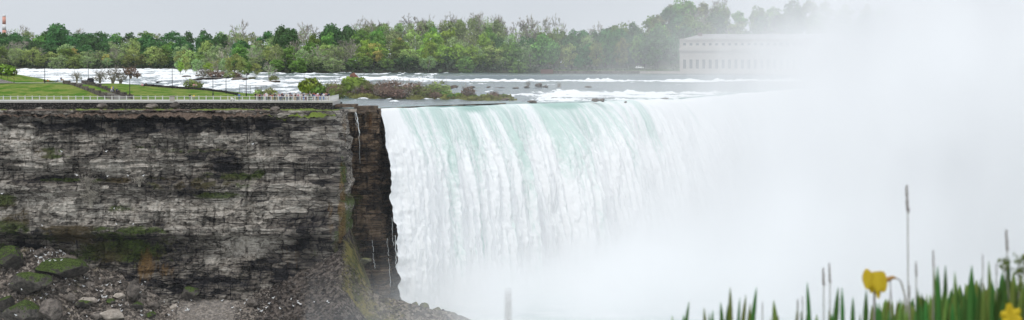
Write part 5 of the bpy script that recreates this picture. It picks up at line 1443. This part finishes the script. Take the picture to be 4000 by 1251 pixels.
for i, x in enumerate(xw):
    f = MB(); f.box(x - ww / 2, x + ww / 2, .45, .5, wz0, wz1); w_ = f.build('window', M['glass'], root)
    f = MB(); f.box(x - .05, x + .05, .36, .44, wz0, wz1)
    for q in range(1, 4): f.box(x - ww / 2, x + ww / 2, .36, .44, wz0 + (wz1 - wz0) * q / 4 - .05, wz0 + (wz1 - wz0) * q / 4 + .05)
    f.build('frame', M['stone'], w_)
    f = MB(); f.box(x - ww / 2, x + ww / 2, .45, .5, az0, az1); f.build('attic_window', M['glass'], root)
    if i < nb - 1:
        f = MB(); f.box(x + pitch / 2 - .35, x + pitch / 2 + .35, -.28, -.003, wz0 - .75, zc1 - .52); f.build('pilaster', M['limestone'], root)
    f = MB()       # round relief arch over each window
    n = 9
    for q in range(n):
        a0, a1 = math.pi * q / n, math.pi * (q + .98) / n
        ro, ri = ww * .75, ww * .55
        zc_ = wz1 + 1.0
        pts = [(x + ri * math.cos(a0), zc_ + ri * math.sin(a0)), (x + ro * math.cos(a0), zc_ + ro * math.sin(a0)), (x + ro * math.cos(a1), zc_ + ro * math.sin(a1)), (x + ri * math.cos(a1), zc_ + ri * math.sin(a1))]
        f.add([(p, -.15, q_) for p, q_ in pts] + [(p, -.003, q_) for p, q_ in pts], [(0,1,2,3),(0,4,5,1),(1,5,6,2),(2,6,7,3),(3,7,4,0)])
    f.build('arch', M['limestone'], root)
b = MB(); rz_ = ztop + .9
b.add([(.5, 1.2, rz_ - .3), (BL - .5, 1.2, rz_ - .3), (BL - .5, 25.5, rz_ - .3), (.5, 25.5, rz_ - .3), (11, 11, rz_ + 2.4), (BL - 11, 11, rz_ + 2.4), (BL - 11, 15, rz_ + 2.4), (11, 15, rz_ + 2.4)], [(0,1,5,4),(1,2,6,5),(2,3,7,6),(3,0,4,7),(4,5,6,7),(0,3,2,1)])
rf = b.build('roof', M['roof'], root)
cxx = XU(2731, BYY + 8) - bx0
b = MB(); b.box(cxx - 1.0, cxx + 1.0, 7.4, 8.9, rz_, P(0, 132, BYY + 8)[2] - 6.0).box(cxx - 1.15, cxx + 1.15, 7.25, 9.05, P(0, 132, BYY + 8)[2] - 5.997, P(0, 129, BYY + 8)[2] - 6.0); b.build('chimney', M['brick'], rf)
# shore wall and terrace before the lawn and the power house
def shore_wall(name, u0, u1, v0, v1, y, mat, label):
    b = MB(); xa, xb_ = XU(u0, y), XU(u1, y); z1, z0 = P(0, v0, y)[2], P(0, v1, y)[2]
    n = max(1, int((xb_ - xa) / 6))
    for i in range(n):
        q0, q1 = xa + (xb_ - xa) * i / n, xa + (xb_ - xa) * (i + .985) / n
        b.box(q0, q1, y, y + 1.2, z0 - 1.0, z1 + random.uniform(-.05, .05))
    tag(b.build(name, M[mat], None), label, 'wall')
shore_wall('brick_wall', 2112, 2162, 271, 287, 1252, 'brick', 'low dark brick wall block at the shore by the great domed tree')
shore_wall('shore_wall', 2164, 2660, 277, 288, 1254, 'boulder', 'long dark stone wall holding the shore lawn above the weir water')
shore_wall('terrace_wall', 2500, 3330, 279, 290, 1250, 'limestone', 'pale terrace wall under the power house')
# parapet along the shore road
def rail_far(u0, u1, v0, v1, y, label):
    xa, xb_ = XU(u0, y), XU(u1, y); z1, z0 = P(0, v0, y)[2], P(0, v1, y)[2]
    root = empty('fence', (xa, y, z0)); tag(root, label, 'fence')
    b = MB(); b.box(0, xb_ - xa, -.06, .06, z1 - z0 - .12, z1 - z0).box(0, xb_ - xa, -.06, .06, (z1 - z0) * .4, (z1 - z0) * .4 + .1); b.build('rails', M['stone'], root)
    for i in range(int((xb_ - xa) / 3) + 1):
        b = MB(); b.box(i * 3 - .1, i * 3 + .1, .065, .25, -.6, z1 - z0 - .003); b.build('post', M['stone'], root)
rail_far(2520, 2655, 262, 272, 1256, 'grey post and rail fence before the power house end of the lawn')
# white car on the shore road
x, y = XU(2499, 1281), 1281.0; z = float(bank_z(x, y)) + .8
root = empty('car', (x, y, z)); tag(root, 'white hatchback parked under the trees on the shore road', 'car')
prof = [(-2.1, .35), (-2.15, .75), (-1.95, 1.0), (-1.75, 1.42), (-.9, 1.55), (.3, 1.52), (1.05, 1.02), (1.9, .88), (2.15, .65), (2.15, .35)]
b = MB(); V = [(px_, -.85, pz_) for px_, pz_ in prof] + [(px_, .85, pz_) for px_, pz_ in prof]; n = len(prof)
b.add(V, [tuple(range(n)), tuple(range(2 * n - 1, n - 1, -1))] + [(i, i + n, (i + 1) % n + n, (i + 1) % n) for i in range(n)]); b.build('body', M['whitepaint'], root)
for px0, px1 in ((-1.6, -.75), (-.65, .55)):
    b = MB(); b.add([(px0, -.86, 1.02), (px1, -.86, 1.02), (px1 - .12, -.86, 1.42), (px0 + .1, -.86, 1.42)], [(0,1,2,3)]); 
    b.add([(px0, -.853, 1.02), (px1, -.853, 1.02), (px1 - .12, -.853, 1.42), (px0 + .1, -.853, 1.42)], [(3,2,1,0)]); b.build('window', M['glass'], root)
for px_ in (-1.35, 1.35):
    for py_ in (-.8, .8):
        b = MB(); b.tube([(px_, py_ - .1, .33), (px_, py_ + .1, .33)], .33, 12); w_ = b.build('wheel', M['tyre'], root)
        b = MB(); b.tube([(px_, py_ - .11, .33), (px_, py_ + .11, .33)], .18, 10); b.build('rim', M['rail'], w_)

# ------------------------------------------------------------------ thin streams over the wet rock beside the fall
b = MB(); r = np.random.default_rng(31)
def stream(pts, w0, w1, y):
    q = [Vector(P(u, v, y)) for u, v in pts]
    fine = []
    for a, c in zip(q[:-1], q[1:]):
        for k_ in range(6): fine.append(a + (c - a) * (k_ / 6) + Vector((r.normal() * .09, r.normal() * .09, 0)))
    fine.append(q[-1])
    rad = [max(.015, .42 * (w0 + (w1 - w0) * i / (len(fine) - 1)) * r.uniform(.6, 1.3)) for i in range(len(fine))]
    b.tube(fine, rad, 5, cap=True)
stream([(1390, 440), (1396, 470), (1404, 520)], .22, .30, 619.6); stream([(1404, 520), (1407, 640)], .12, .05, 619.4)
stream([(1387, 437), (1390, 470), (1394, 500)], .10, .08, 619.6)
for u, v0, v1, w, y in ((1453, 938, 985, .08, 618), (1457, 990, 1050, .09, 617), (1512, 930, 1000, .07, 618), (1519, 1010, 1120, .10, 617), (1543, 920, 1050, .16, 619), (1530, 850, 960, .10, 622)):
    stream([(u, v0), (u + 3, (v0 + v1) / 2), (u + 7, v1)], w, w * 1.4, y)
tag(b.build('water_streams', M['ribbon'], None, True), kind='structure')
# ------------------------------------------------------------------ foreground plants on the viewer's bank
M['blade'] = leaf_mat('iris_leaf', (0.13, 0.31, 0.075), 0.03, 0.7, 0.5)
M['blade_light'] = leaf_mat('iris_leaf_light', (0.30, 0.42, 0.10), 0.03, 0.5, 0.5)
M['seed'] = simple('dry_seed_head', (0.28, 0.245, 0.24), 0.9, 0.3, 30)
M['stalk'] = simple('dry_stalk', (0.34, 0.32, 0.29), 0.9, 0.3, 30)
M['petal'] = leaf_mat('yellow_petal', (0.97, 0.56, 0.006), 0.004, 0.1, 0.15)
M['husk'] = simple('brown_husk', (0.42, 0.24, 0.08), 0.9, 0.3, 30)
GZ0 = 11.5
def blade_mesh(dx, dy, h, w, bend=0.0):
    """a sword leaf from the origin to (dx, dy, h): keeled strip, widest low, pointed tip"""
    n = 16; V, Fs = [], []
    for i in range(n + 1):
        t_ = (i / n) ** 0.6
        p = Vector((dx * t_ ** 1.5 + bend * math.sin(math.pi * t_), dy * t_ ** 1.3, h * t_))
        ww_ = w * 0.5 * (0.75 + 0.5 * math.sin(math.pi * min(1, t_ * 1.25) * .6)) * (1 - max(0, (t_ - .90) / .10) ** 2.0) + .0006
        V += [p + Vector((-ww_, 0, 0)), p + Vector((0, .25 * ww_ + .0012, 0)), p + Vector((ww_, 0, 0)), p + Vector((0, -.0012 - .1 * ww_, 0))]
    for i in range(n):
        for k_ in range(4): Fs.append((i*4+k_, i*4+(k_+1) % 4, i*4+4+(k_+1) % 4, i*4+4+k_))
    b = MB(); b.add(V, Fs + [(n*4, n*4+1, n*4+2, n*4+3)]); return b.mesh('leaf', True)
def clump(u, y, blades, label, group='iris clumps on the near bank', name='iris_clump', cat='plant'):
    """plant with leaves whose tips show at given photo pixels; blades = (u tip, v tip, width px, bend px)"""
    bx_ = XU(u, y) + 0.0
    root = empty(name, (bx_, y, GZ0)); tag(root, label, cat, group)
    for (ut, vt, wp, bd) in blades:
        yy_ = y + random.uniform(-.15, .15)
        tx_, _, tz_ = P(ut, vt, yy_)
        sx_ = random.uniform(-.05, .05) + (tx_ - bx_) * .35
        me = blade_mesh(tx_ - bx_ - sx_, 0, tz_ - GZ0 + .05, random.uniform(.62, .95) * wp / FOC * yy_, (bd + random.uniform(-9, 9)) / FOC * yy_)
        o = link('leaf', me, M['blade' if random.random() < .52 else 'blade_light'], root); o.location = (sx_, yy_ - y, -.05)
    return root
CL = [
 (2650, 8.2, [(2626, 1234, 14, 0), (2670, 1228, 16, 0), (2692, 1178, 13, -4)], 'small clump of iris blades furthest out where the mist is whitest'),
 (2785, 8.0, [(2750, 1203, 16, -3), (2784, 1212, 20, 0), (2815, 1180, 18, 3), (2770, 1225, 18, 0)], 'short iris clump with three blunt tips'),
 (2880, 7.8, [(2852, 1122, 17, 0), (2843, 1190, 14, 0), (2890, 1162, 15, 0), (2914, 1152, 17, 4), (2955, 1122, 18, -6), (2930, 1185, 18, 0)], 'iris clump with one leaning blade and one upright narrow blade'),
 (3025, 8.0, [(3022, 1172, 22, 3), (3040, 1232, 16, 0), (3010, 1238, 14, 0)], 'lone broad iris blade between two gaps'),
 (3185, 7.8, [(3153, 1103, 20, -9), (3116, 1192, 15, 0), (3128, 1215, 16, 0), (3150, 1228, 22, 0), (3190, 1228, 24, 0)], 'iris clump with a long blade curving outward'),
 (3275, 7.6, [(3274, 1122, 22, 3), (3289, 1122, 19, -5), (3250, 1222, 26, 0), (3238, 1210, 14, 0), (3262, 1228, 24, 0)], 'pair of tall parallel iris blades'),
 (3365, 7.8, [(3332, 1160, 15, 2), (3384, 1132, 19, 3), (3360, 1225, 14, 0)], 'two iris blades right under the yellow flower'),
 (3480, 7.6, [(3470, 1210, 14, 4), (3505, 1200, 18, 0), (3520, 1180, 22, 3), (3545, 1205, 24, 0), (3500, 1228, 30, 0)], 'low tangled iris clump under the drooping husk'),
 (3600, 7.4, [(3585, 1130, 18, -4), (3598, 1190, 22, 0), (3640, 1168, 22, -6), (3612, 1180, 26, 0), (3660, 1205, 30, 0), (3575, 1215, 22, 0)], 'iris clump under the tall dry stalk'),
 (3690, 7.3, [(3662, 1038, 18, -8), (3693, 1035, 17, 4), (3700, 1140, 17, 3), (3648, 1042, 10, 12), (3675, 1160, 26, 0), (3720, 1180, 24, 0)], 'iris clump with a bent dry leaf on one side'),
 (3760, 7.3, [(3730, 1060, 15, 2), (3737, 1110, 19, 0), (3796, 1036, 32, -4), (3775, 1165, 26, 0), (3745, 1175, 26, 0)], 'iris clump holding the broadest upright blade'),
 (3850, 7.2, [(3832, 1085, 20, -4), (3862, 1020, 20, 0), (3878, 1095, 26, 3), (3840, 1130, 26, 0), (3890, 1130, 30, 0), (3858, 1160, 30, 0)], 'dense iris clump past the broadest blade'),
 (3945, 7.0, [(3942, 1005, 22, 0), (3920, 1055, 24, 0), (3958, 1060, 26, 3), (3985, 1095, 30, 0), (3935, 1090, 34, 0), (3905, 1110, 28, 0), (3970, 1120, 34, 0), (3998, 1110, 30, 0)], 'densest iris clump behind the second yellow flower'),
 (4060, 7.0, [(4010, 1075, 26, 0), (4035, 1050, 24, 0), (4070, 1040, 26, 0), (4110, 1090, 26, 0)], 'iris clump cut by the picture edge')]
for (u, y, bl, lb) in CL: clump(u, y, bl, lb)
# filler blades, farther back and lower
for i in range(16):
    u = 3420 + i * 38 + random.uniform(-10, 10); y = random.uniform(8.2, 9.4)
    low = np.interp(u, [3420, 3600, 3800, 4000], [1195, 1150, 1110, 1062])
    clump(u, y, [(u + random.uniform(-45, 45), low + random.uniform(-10, 60), random.uniform(14, 30), random.uniform(-16, 16)) for k_ in range(9)], 'low iris clump in the thick green growth behind the taller blades', 'low iris clumps behind the taller ones')
def seed_stalk(ub, ut, vt, vhead, y, wpx, label, r_=.0028, base_v=1300):
    tx_, _, tz_ = P(ut, vt, y); hx, _, hz = P(ut + (ub - ut) * .12, vhead, y); bx_ = XU(ub, y)
    root = empty('seed_stalk', (bx_, y, GZ0)); tag(root, label, 'dry grass stalk', 'dry seed stalks on the near bank')
    mid = Vector(((bx_ + hx) / 2 + (hx - bx_) * .2, y, (GZ0 + hz) / 2))
    off = Vector((bx_, y, GZ0))
    b = MB(); b.tube([Vector((bx_, y, GZ0 - .05)) - off, mid - off, Vector((hx, y, hz)) - off, Vector((tx_, y, tz_)) - off], [r_, r_ * .8, r_ * .6, r_ * .3], 6); b.build('stalk', M['stalk'], root)
    b = MB(); w_ = wpx * .36 / FOC * y
    n = 14
    for i in range(n):
        t_ = i / (n - 1); p = Vector((hx + (tx_ - hx) * t_, y, hz + (tz_ - hz) * t_)) - off
        a = i * 2.4; q = Vector((math.cos(a), math.sin(a), 0)) * w_ * (1 - .6 * t_) * random.uniform(.4, 1)
        b.tube([p, p + q * .6 + Vector((0, 0, w_ * 1.2)), p + q + Vector((0, 0, w_ * 3))], [w_ * .25, w_ * .55, w_ * .08], 5)
    b.build('seed_head', M['seed'], root)
seed_stalk(3580, 3541, 742, 835, 7.6, 22, 'tallest dry stalk with a dark seed head rising alone into the mist', .003)
seed_stalk(3235, 3215, 1062, 1120, 7.9, 18, 'dry stalk with a split seed head beside the pair of tall blades')
seed_stalk(3262, 3239, 1042, 1110, 7.8, 16, 'slightly taller dry stalk of the two by the tall blades')
seed_stalk(3585, 3578, 1035, 1085, 7.5, 14, 'short dry stalk close to the tallest one')
seed_stalk(3655, 3645, 990, 1045, 7.4, 14, 'dry stalk standing over the bent leaf')
seed_stalk(3960, 3930, 915, 985, 7.1, 20, 'dark dry stalk with long seed head in the densest growth')
seed_stalk(3845, 3838, 1000, 1050, 7.3, 10, 'thin pale stalk between broad blade and dense clump')
seed_stalk(3895, 3892, 1035, 1075, 7.2, 10, 'thin dry stalk before the dense clump')
seed_stalk(3115, 3116, 1180, 1210, 7.9, 12, 'short dry stalk by the outward curving blade')
seed_stalk(3140, 3134, 1165, 1190, 8.0, 8, 'very thin stalk next to the outward curving blade')
seed_stalk(2982, 2978, 1185, 1215, 8.3, 8, 'faint thin stalk in the gap between clumps')
seed_stalk(3490, 3478, 1110, 1170, 7.7, 12, 'dry stalk beneath the drooping husk')
seed_stalk(3555, 3553, 1125, 1160, 7.7, 10, 'dry stalk to one side of the tallest stalk foot')
seed_stalk(3420, 3412, 1150, 1190, 7.8, 8, 'thin dark stalk under the yellow flower')
seed_stalk(1978, 1986, 1146, 1215, 3.4, 16, 'solitary blurred stalk before the falling water', .0026)
# drooping yellow iris flower
def petal(cx, cz, ang, ln, w, droop, tilt, y=0.0):
    """a cupped petal that leaves the centre at ang in the picture plane and hangs by droop"""
    n, m_ = 8, 5; V, Fs = [], []
    for i in range(n + 1):
        t_ = i / n
        rr_ = ln * t_
        c = Vector((cx + math.cos(ang) * rr_ * (1 - .25 * t_), y + tilt * rr_, cz + math.sin(ang) * rr_ - droop * t_ ** 2))
        half = w * .5 * math.sin(math.pi * (0.26 + .66 * t_)) ** .7
        for j in range(m_):
            s = j / (m_ - 1) * 2 - 1
            px_ = Vector((-math.sin(ang), 0, math.cos(ang))) * half * s
            V.append(c + px_ + Vector((0, -.006 * (1 - s * s) + .002 * math.sin(9 * t_ + 5 * s), 0)))
    for i in range(n):
        for j in range(m_ - 1): Fs.append((i*m_+j, i*m_+j+1, (i+1)*m_+j+1, (i+1)*m_+j))
    b = MB(); b.add(V, Fs)
    me = b.mesh('petal', True); return me
FY_ = 7.8
fx, _, fz = P(3412, 1100, FY_); bx_ = XU(3425, FY_)
px2m = FY_ / FOC
root = empty('yellow_flower', (bx_, FY_, GZ0)); tag(root, 'drooping yellow iris flower with a curled brown husk on its stem', 'flower')
b = MB(); b.tube([(0, 0, -.05), (-.002, 0, (fz - GZ0) * .5), (fx - bx_ + .004, .004, fz - GZ0 - .02)], [.004, .0035, .003], 6); b.build('stem', M['seed'], root)
ox, oz = fx - bx_, fz - GZ0
for (cx, cz, a, ln, w, dr, ti) in [(-8, 36, -1.95, 66, 46, 4, -.10), (12, 40, -1.45, 74, 50, 4, -.15), (24, 34, -1.25, 70, 44, 8, -.05), (0, 30, -1.65, 72, 40, 4, .12), (-14, 42, -2.2, 50, 40, 10, .05), (14, -6, -1.45, 56, 24, 4, -.08), (20, 40, -1.6, 60, 40, 6, .2)]:
    o = link('petal', petal(ox + cx * px2m, oz + cz * px2m, a, ln * px2m, w * px2m, dr * px2m, ti), M['petal'], root)
b = MB(); pts = [(ox + 40 * px2m, .002, oz + 0 * px2m), (ox + 58 * px2m, .002, oz + 8 * px2m), (ox + 76 * px2m, .002, oz + 16 * px2m), (ox + 92 * px2m, .002, oz + 12 * px2m)]
b.tube(pts, [.002, .009, .006, .002], 7); b.build('husk', M['husk'], root, True)
b = MB(); b.tube([(ox + 92 * px2m, .002, oz + 12 * px2m), (ox + 108 * px2m, .002, oz + 0), (ox + 120 * px2m, .002, oz - 40 * px2m), (ox + 128 * px2m, .002, oz - 80 * px2m), (ox + 140 * px2m, 0, -.05)], [.0025, .0028, .003, .0032, .0035], 6); b.build('husk_stem', M['stalk'], root, True)
# second yellow flower, open, low in the corner
FY2 = 6.6
fx, _, fz = P(3946, 1236, FY2)
root = empty('yellow_flower', (fx, FY2, GZ0)); tag(root, 'open yellow flower cut by the lower picture edge amid dense blades', 'flower')
b = MB(); b.tube([(0, 0, -.05), (0, 0, fz - GZ0)], .004, 6); b.build('stem', M['blade'], root)
for a in (1.75, 0.55, 2.9, 3.9, 5.4, -.2):
    link('petal', petal(0, fz - GZ0, a, 58 * FY2 / FOC, 34 * FY2 / FOC, 4 * FY2 / FOC, -.2), M['petal'], root)
# small yellow green sprig
root = empty('sprig', (XU(3990, 7.0), 7.0, GZ0)); tag(root, 'leafy yellow green sprig with small flower heads above the dense blades', 'plant')
b = MB(); r = np.random.default_rng(3); cen = []
for i in range(7):
    ut, vt = 3970 + r.uniform(-55, 70), r.uniform(1005, 1075)
    p = Vector(P(ut, vt, 7.0)) - root.location; m_ = Vector((p.x * .3, 0, p.z * .75)); b.tube([(0, 0, 0), m_, p], [.003, .002, .001], 5)
    for k_ in range(26):
        q = p + Vector(r.normal(size=3)) * .008; cen.append(q[:])
    for k_ in range(10):
        q = m_ + (p - m_) * r.uniform(.3, 1) + Vector(r.normal(size=3)) * .008; cen.append(q[:])
b.build('stems', M['stalk'], root)
cen = np.array(cen); nn = r.normal(size=cen.shape); nn /= np.linalg.norm(nn, axis=1)[:, None]
link('foliage', leaf_cloud('foliage', cen, nn, r.uniform(.004, .010, len(cen)), rng=r), leaf_mat('sprig_leaf', (0.16, 0.20, 0.03), 0.03), root)
# ------------------------------------------------------------------ mist rising from the fall
x0, x1, y0_, y1_, z0_, z1_ = -48, 420, 530, 812, -50.6, 82
b = MB(); b.box(x0, x1, y0_, y1_, z0_, z1_)
t = NT('mist_air')
p = t.obj()
sx = t.n('SeparateXYZ', {0: p}, 0); sy = t.n('SeparateXYZ', {0: p}, 1); sz = t.n('SeparateXYZ', {0: p}, 2)
ZN = [-51, -46, -40, -36, -28, -14, 2, 14, 30, 82]
XN = [-64, -54, -33, 0, 32, 56, 61, 66, 86, 97]
fc = t.t.nodes.new('ShaderNodeFloatCurve')
cv = fc.mapping.curves[0]
pts = [((z + 55) / 145, (x + 60) / 160) for z, x in zip(ZN, XN)]
while len(cv.points) < len(pts): cv.points.new(0.5, 0.5)
for q, (a, c_) in zip(cv.points, pts): q.location = (a, c_)
fc.mapping.update()
t.t.links.new(t.math('MULTIPLY', t.math('ADD', sz, 55.0), 1 / 145.0), fc.inputs['Value'])
xl = t.math('SUBTRACT', t.math('MULTIPLY', fc.outputs[0], 160.0), 60.0)
nz = t.noise(t.scalev(p, (1, 0.6, 0.55)), 0.05, 4, 0.62)
nn = t.math('SUBTRACT', nz, 0.5)
a = t.math('ADD', t.math('SUBTRACT', sx, xl), t.math('ADD', t.math('MULTIPLY', nn, 64.0), t.math('MULTIPLY', t.math('SUBTRACT', t.noise(p, 0.017, 2, 0.5), 0.5), 56.0)))
ex = t.n('Clamp', {'Value': t.math('MULTIPLY', a, 1 / 25.0), 'Min': -4.5, 'Max': 1.9})
d = t.math('MULTIPLY', t.math('POWER', 2.71828, ex), MIST)
d = t.math('MULTIPLY', d, t.mr(nz, 0.3, 0.7, 0.55, 1.45))
d = t.math('MULTIPLY', d, t.mr(sy, 545.0, 606.0))
vol = t.n('VolumePrincipled', {'Color': (0.995, 0.996, 1.0, 1), 'Density': d, 'Anisotropy': 0.0})
t.t.links.new(vol, t.out.inputs['Volume'])
tag(b.build('mist', t.m), kind='stuff')

# ------------------------------------------------------------------ distance haze
b = MB(); b.box(-1500, 1500, -60, 2900, -62, 130)
t = NT('thin_air')
t.t.links.new(t.n('VolumePrincipled', {'Color': (0.93, 0.96, 1.0, 1), 'Density': HAZE, 'Anisotropy': 0.2}), t.out.inputs['Volume'])
tag(b.build('haze', t.m), kind='stuff')

# ------------------------------------------------------------------ sky and sun
AZ, EL = math.radians(205), math.radians(52)
w = bpy.data.worlds.new('World'); S.world = w; w.use_nodes = True
nt = w.node_tree; nt.nodes.clear()
sky = nt.nodes.new('ShaderNodeTexSky'); sky.sky_type = 'NISHITA'; sky.sun_disc = False
sky.sun_elevation = EL; sky.sun_rotation = AZ; sky.air_density = 1.0; sky.dust_density = 4.0; sky.ozone_density = 1.0
hs = nt.nodes.new('ShaderNodeHueSaturation'); hs.inputs['Saturation'].default_value = SKY_SAT
bg = nt.nodes.new('ShaderNodeBackground'); bg.inputs['Strength'].default_value = SKY_STR
out = nt.nodes.new('ShaderNodeOutputWorld')
# an even cloud deck over the clear sky: softly mottled, slightly brighter overhead
geo = nt.nodes.new('ShaderNodeTexCoord'); cn = nt.nodes.new('ShaderNodeTexNoise'); cn.inputs['Scale'].default_value = 3.0; cn.inputs['Detail'].default_value = 5
mp = nt.nodes.new('ShaderNodeVectorMath'); mp.operation = 'MULTIPLY'; mp.inputs[1].default_value = (1, 1, 6)
nt.links.new(geo.outputs['Generated'], mp.inputs[0]); nt.links.new(mp.outputs[0], cn.inputs['Vector'])
cr = nt.nodes.new('ShaderNodeValToRGB'); cr.color_ramp.elements[0].position = 0.3; cr.color_ramp.elements[1].position = 0.7
cr.color_ramp.elements[0].color = tuple(x * CLOUD for x in (0.90, 0.965, 1.045)) + (1,); cr.color_ramp.elements[1].color = tuple(x * CLOUD * 1.08 for x in (0.92, 0.975, 1.04)) + (1,)
nt.links.new(cn.outputs[0], cr.inputs[0])
mx = nt.nodes.new('ShaderNodeMix'); mx.data_type = 'RGBA'; mx.inputs[0].default_value = 0.8
nt.links.new(sky.outputs[0], hs.inputs['Color']); nt.links.new(hs.outputs[0], mx.inputs[6])
sz_ = nt.nodes.new('ShaderNodeSeparateXYZ'); nt.links.new(geo.outputs['Generated'], sz_.inputs[0])
mz = nt.nodes.new('ShaderNodeMapRange'); mz.inputs['From Min'].default_value = 0; mz.inputs['From Max'].default_value = 1; mz.inputs['To Min'].default_value = 1; mz.inputs['To Max'].default_value = ZENITH
nt.links.new(sz_.outputs[2], mz.inputs['Value'])
vm = nt.nodes.new('ShaderNodeVectorMath'); vm.operation = 'SCALE'; nt.links.new(cr.outputs[0], vm.inputs[0]); nt.links.new(mz.outputs[0], vm.inputs['Scale'])
nt.links.new(vm.outputs[0], mx.inputs[7]); nt.links.new(mx.outputs[2], bg.inputs['Color']); nt.links.new(bg.outputs[0], out.inputs['Surface'])
ld = bpy.data.lights.new('sun', 'SUN'); ld.energy = SUN_STR; ld.angle = math.radians(14); ld.color = (1.0, 0.965, 0.92)
lo = bpy.data.objects.new('sun', ld); COL.objects.link(lo)
dv = Vector((math.sin(AZ) * math.cos(EL), math.cos(AZ) * math.cos(EL), math.sin(EL)))
lo.rotation_euler = dv.to_track_quat('Z', 'Y').to_euler(); lo.location = (0, 0, 120)

# ------------------------------------------------------------------ camera
cd = bpy.data.cameras.new('camera'); cam = bpy.data.objects.new('camera', cd); COL.objects.link(cam)
cd.sensor_width = 36; cd.lens = FOC / 4000 * 36
cam.location = (0, 0, CAMZ); cam.rotation_euler = (math.radians(90) - TH, 0, 0)
cd.clip_start = 0.1; cd.clip_end = 9000
cd.dof.use_dof = True; cd.dof.focus_distance = 640; cd.dof.aperture_fstop = 7.6
S.camera = cam
S.view_settings.view_transform = 'Standard'; S.view_settings.look = 'None'; S.view_settings.gamma = 1; S.view_settings.exposure = EXPOSURE
S.render.engine = 'CYCLES'
cy_ = S.cycles
cy_.max_bounces = 14; cy_.diffuse_bounces = 3; cy_.glossy_bounces = 2; cy_.transmission_bounces = 3; cy_.volume_bounces = 10; cy_.transparent_max_bounces = 8
cy_.volume_step_rate = 0.5; cy_.volume_max_steps = 256
cy_.use_denoising = True
cy_.sample_clamp_indirect = 10
